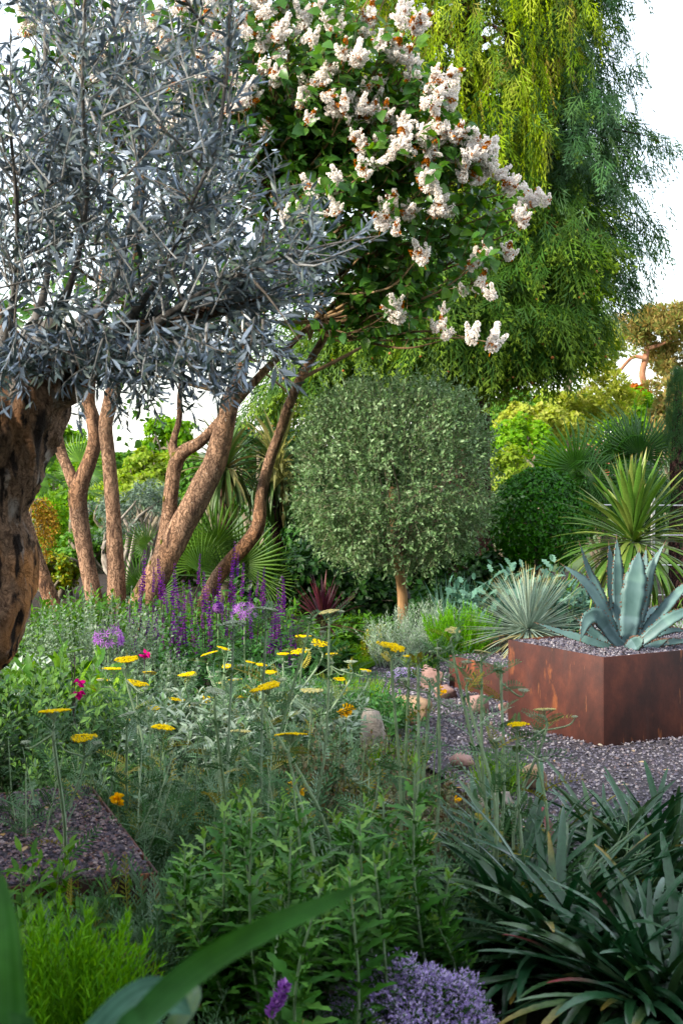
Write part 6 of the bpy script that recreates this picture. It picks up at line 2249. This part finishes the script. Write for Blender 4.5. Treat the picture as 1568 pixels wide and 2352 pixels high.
m_rhod = leafmat('evergreen_leaf', [(.035, .095, .03), (.055, .13, .04), (.03, .075, .03), (.08, .16, .05)], .4, .15, .45)
m_brownl = leafmat('brownish_leaf', [(.1, .12, .05), (.15, .13, .06), (.07, .11, .04), (.2, .24, .14), (.14, .08, .04)], .5, .15, .35)
shoots('evergreen_shrub', 'bushy evergreen shrub with pale young leaf tips under the old olive trunk', 'shrub', 60, 6.2, 190, .72, .55, 26, ELLIP, .038, .064, m_rhod, lean=.55, tipmat=m_arty)
shoots('evergreen_shrub', 'small leafy evergreen between the gravel bed and the yarrow', 'shrub', 200, 5.75, 60, .42, .3, 26, ELLIP, .03, .055, m_rhod, lean=.5, tipmat=m_arty)
shoots('grey_shrub', 'grey green small leaved shrub in front of the lilac stems', 'shrub', 215, 8.3, 170, .78, .42, 34, OV1, .022, .036, m_grey, lean=.4)
shoots('grey_shrub', 'low grey leaved shrub behind the mauve allium', 'shrub', 330, 7.8, 90, .5, .35, 28, OV1, .025, .04, m_grey, lean=.4)
shoots('broad_leaf_plant', 'broad bright green leaves beside the magenta flowers', 'plant', 225, 6.7, 12, .46, .18, 5, LONGOV, .2, .34, m_bright, lean=.3, t0=.05, ang=(.2, .6), wf=.9)
shoots('broad_leaf_plant', 'green lance leaved plant below the grey leaved shrub', 'plant', 130, 7.1, 22, .6, .3, 9, LONGOV, .14, .24, m_mid, lean=.4, ang=(.4, .9))
shoots('silver_plant', 'woolly silver white leaves in the middle of the yarrow', 'plant', 470, 6.2, 150, .52, .45, 24, LONGOV, .05, .09, m_silver, stem=m_silver, lean=.4)
shoots('silver_plant', 'silver leaved cushion behind the central yarrow heads', 'plant', 640, 6.6, 140, .5, .42, 24, LONGOV, .05, .09, m_silver, stem=m_silver, lean=.4)
shoots('silver_plant', 'grey white felted leaves at the left of the yarrow', 'plant', 30, 7.4, 40, .5, .3, 12, LONGOV, .1, .16, m_silver, stem=m_silver, lean=.4)
shoots('brown_leaved_shrub', 'small shrub with brownish leaves beside the tan rock', 'shrub', 940, 5.2, 80, .42, .36, 30, OV1, .022, .036, m_brownl, stem=m_bark_grey, lean=.45)
shoots('brown_leaved_shrub', 'small brownish leaved shrub in front of the pale stone', 'shrub', 1060, 4.9, 70, .36, .3, 28, OV1, .022, .036, m_brownl, stem=m_bark_grey, lean=.45)
shoots('brown_leaved_shrub', 'brown and green shrub below the big boulder', 'shrub', 800, 5.6, 80, .5, .34, 26, OV1, .022, .036, m_brownl, stem=m_bark_grey, lean=.45)
shoots('feathery_shrub', 'lime green feathery shrub in the lower left corner', 'shrub', 150, 3.35, 120, .5, .17, 46, NEEDLE, .028, .05, m_santo, stem=m_santo, lean=.25, wf=1.3, ang=(.3, .8))
shoots('curry_plant', 'silver grey curry plant with pale buds beside the box ball', 'plant', 905, 10.2, 70, .42, .24, 40, NEEDLE, .03, .045, m_silver, stem=m_silver, lean=.4, wf=1.6)
shoots('curry_plant', 'silver grey needle leaved plant right of the slim olive trunk', 'plant', 985, 10.9, 90, .46, .28, 40, NEEDLE, .03, .05, m_silver, stem=m_silver, lean=.4, wf=1.6)
shoots('feathery_shrub', 'bright green needle leaved shrub left of the spiky ball', 'shrub', 1055, 10.6, 130, .46, .28, 46, NEEDLE, .03, .05, m_santo, stem=m_santo, lean=.35, wf=1.5, ang=(.3, .8))
shoots('low_green_plant', 'low fresh green plant in front of the silver curry plants', 'plant', 965, 9.9, 50, .16, .14, 14, OV1, .015, .025, m_bright, lean=.5)
shoots('leafy_plant', 'lance leaved seedlings in front of the gravel bed', 'plant', 90, 3.92, 34, .46, .26, 12, LONGOV, .06, .1, m_mid, lean=.3)
shoots('leafy_plant', 'low lance leaved plants at the gravel bed corner', 'plant', 20, 3.6, 26, .42, .16, 12, LONGOV, .06, .1, m_mid, lean=.3)
shoots('blue_leaved_plant', 'blue green deeply cut leaves behind the spiky ball', 'plant', 1170, 11.3, 44, .72, .4, 10, LOBED, .1, .17, m_melia, lean=.55, wf=1.5)
shoots('blue_leaved_plant', 'blue green leafy plant between the spiky ball and the agave', 'plant', 1270, 11.2, 40, .68, .36, 10, LOBED, .1, .17, m_melia, lean=.55, wf=1.5)
shoots('leafy_plant', 'grassy green plant behind the agave planter', 'plant', 1530, 9.6, 120, .5, .45, 10, NEEDLE, .12, .22, m_mid, lean=.8, wf=.5)
shoots('leafy_plant', 'fine green plant showing between the agave leaves', 'plant', 1420, 9.7, 90, .42, .4, 16, NEEDLE, .06, .1, m_bright, lean=.6, wf=.8)
shoots('sword_leaf_plant', 'upright blue green sword leaves right of the silver curry plant', 'plant', 1040, 12.0, 16, .1, .3, 3, NEEDLE, .4, .6, m_melia, lean=.2, wf=.4, ang=(.05, .25))
shoots('sword_leaf_plant', 'upright sword leaves in front of the clipped dome', 'plant', 1265, 12.0, 14, .4, .3, 3, NEEDLE, .4, .55, m_mid, lean=.2, wf=.5, ang=(.05, .25))
shoots('grass_tuft', 'bright green grass tuft left of the tan rock', 'grass', 800, 8.3, 160, .12, .35, 3, NEEDLE, .12, .24, m_bright, lean=.3, wf=.35, ang=(.05, .4))
shoots('grass_tuft', 'bright green low tuft in front of the big boulder', 'grass', 900, 6.6, 120, .1, .22, 3, NEEDLE, .1, .2, m_bright, lean=.3, wf=.35, ang=(.05, .4))
shoots('grass_tuft', 'green tuft beside the flat tan slab', 'grass', 1140, 6.3, 60, .1, .12, 3, NEEDLE, .1, .18, m_bright, lean=.3, wf=.4, ang=(.05, .4))
shoots('fleshy_sprig', 'small upright sprig with red tinged stems at the path edge', 'plant', 1160, 6.2, 12, .24, .08, 22, NEEDLE, .035, .05, m_mid, lean=.3, wf=2.2)
shoots('crinkled_leaf_plant', 'crinkled dark green leaves at the lower left edge', 'plant', 280, 3.15, 14, .14, .2, 4, leaf_tm([.75, 1, .85, 1, .8, .9, .5], w=.34, curl=.35, fold=.25), .14, .2, m_melia, lean=.7, ang=(.5, 1.0), t0=.4)
shoots('crinkled_leaf_plant', 'crinkled green leaves at the bottom edge below the arching leaf', 'plant', 470, 3.25, 12, .06, .2, 4, leaf_tm([.75, 1, .85, 1, .8, .9, .5], w=.34, curl=.35, fold=.25), .12, .17, m_mid, lean=.7, ang=(.5, 1.0), t0=.4)
shoots('ferny_plant', 'blue grey ferny leaves between the thyme and the yarrow', 'plant', 1000, 4.15, 60, .22, .35, 5, FEATHER, .16, .28, m_ach, lean=.6, ang=(.4, 1.0))
shoots('ferny_plant', 'ferny grey green leaves in shade left of the leafy stems', 'plant', 400, 4.0, 60, .3, .35, 5, FEATHER, .16, .26, m_ach, lean=.6, ang=(.4, 1.0))
shoots('ferny_plant', 'ferny leaves in front of the gravel bed edge', 'plant', 250, 3.85, 70, .3, .36, 6, FEATHER, .12, .2, m_ach, lean=.5, ang=(.4, 1.0))
shoots('ferny_plant', 'dark ferny leaves below the leafy stems', 'plant', 640, 3.35, 50, .12, .4, 4, FEATHER2, .12, .2, m_ach, lean=.7, ang=(.5, 1.1))
for px, d, lb in ((800, 7.6, 'low grey green ground cover left of the boulder'), (430, 7.4, 'low green ground cover between the salvia and the yarrow'), (640, 8.0, 'low green ground cover below the dark red cordyline'), (250, 7.0, 'low green ground cover behind the magenta flowers')):
    shoots('ground_cover', lb, 'plant', px, d, 130, .3, .5, 16, OV1, .03, .055, m_salvia, lean=.6)
for px, d, lb in ((560, 10.3, 'leafy green perennials behind the purple spikes'), (690, 10.0, 'leafy green perennials in front of the dark red cordyline'), (400, 10.4, 'leafy green perennials at the lilac foot'), (200, 10.6, 'leafy green perennials at the mossy lilac stem'), (60, 9.6, 'tall leafy perennials behind the old olive trunk'), (820, 11.4, 'leafy perennials behind the lawn')):
    shoots('leafy_perennial', lb, 'plant', px, d, 90, .25 if px > 650 else .55, .5, 14, LONGOV, .07, .12, m_mid if px != 690 else m_dark, lean=.5)

# ------------------------------------------------------------------ magenta salvia, yellow flowers, purple spike
def small_flowers(name, label, cat, stems, fl, mat, sm, size, foot, leaf=m_salvia):
    f = np.array(foot, float)
    t = thing(name, label, cat, foot)
    st = MB()
    for s in stems:
        p = spline([f + rng.normal(size=3) * np.array([.02, .02, 0]), (f + s) / 2 + rng.normal(size=3) * .02, s], 10)
        tubes(st, p[None], .003, .0018, 5)
    st.build('stem', sm, t)
    for c in fl:
        mb = MB()
        k = 9
        D = rdir(k) + np.array([.5, -.3, -.3])
        mb.scatter(OVATE, frames(D, rdir(k), U(.7, 1.1, k) * size), np.array(c)[None] + rng.normal(size=(k, 3)) * size * .15)
        mb.build('flower', mat, t)


small_flowers('magenta_salvia', 'two magenta flowers on a dark stem beside the broad green leaf', 'salvia', [P(165, 1520, 6.1), P(172, 1500, 6.1)], [P(182, 1568, 6.1), P(181, 1592, 6.1), P(176, 1598, 6.1)], m_magenta, m_purst, .032, (P(168, 0, 6.1)[0], 6.15, 0))
small_flowers('magenta_salvia', 'tiny magenta flower low among the purple spikes', 'salvia', [P(332, 1500, 7.2)], [P(331, 1506, 7.2), P(335, 1502, 7.2)], m_magenta, m_purst, .03, (P(333, 0, 7.2)[0], 7.2, 0))
small_flowers('yellow_flowers', 'small yellow flowers beside the big boulder', 'flower', [P(795, 1632, 5.6)], [P(790, 1632, 5.6), P(800, 1626, 5.6), P(796, 1640, 5.6), P(782, 1636, 5.6)], m_yellow, m_twig_green, .026, (P(795, 0, 5.6)[0], 5.65, 0))
small_flowers('yellow_flowers', 'single yellow flower in front of the low planter stones', 'flower', [P(1010, 1586, 5.0)], [P(1006, 1580, 5.0), P(1014, 1586, 5.0), P(1008, 1588, 5.0)], m_yellow, m_twig_green, .02, (P(1000, 0, 5.0)[0], 5.0, 0))
small_flowers('yellow_flowers', 'yellow flowers at the right corner of the gravel bed', 'flower', [P(270, 1838, 4.7)], [P(268, 1832, 4.7), P(274, 1840, 4.7), P(264, 1845, 4.7)], m_yellow, m_twig_green, .026, (P(275, 0, 4.7)[0], 4.75, 0))
small_flowers('yellow_flowers', 'scattered yellow flowers in the brownish shrub below the boulder', 'flower', [P(690, 1810, 5.0), P(680, 1800, 5.0)], [P(672, 1792, 5.0), P(690, 1815, 5.0), P(1045, 1838, 5.0), P(664, 1812, 5.0)][:4], m_yellow, m_twig_green, .02, (P(690, 0, 5.0)[0], 5.0, 0))
# purple flower spike at the bottom
c = P(636, 2300, 3.2)
t = thing('purple_flower', 'single purple flower spike at the bottom edge', 'flower', (c[0] - .03, c[1], -.02))
st = MB()
p = spline([(c[0] - .03, c[1], 0), (c[0] - .02, c[1], .12), P(620, 2345, 3.2), P(655, 2262, 3.2)], 14)
tubes(st, p[None], .004, .003, 6)
st.build('stem', m_twig_green, t)
pos, tan, tt, ix = along(p[-5:][None], 160, 0, 1, 1)
MB().scatter(DIAM, frames(perp(tan, U(0, 6.28, 160)) + tan * .5, rdir(160), U(.012, .022, 160)), pos + rdir(160) * .006).build('flower_head', m_allium, t)
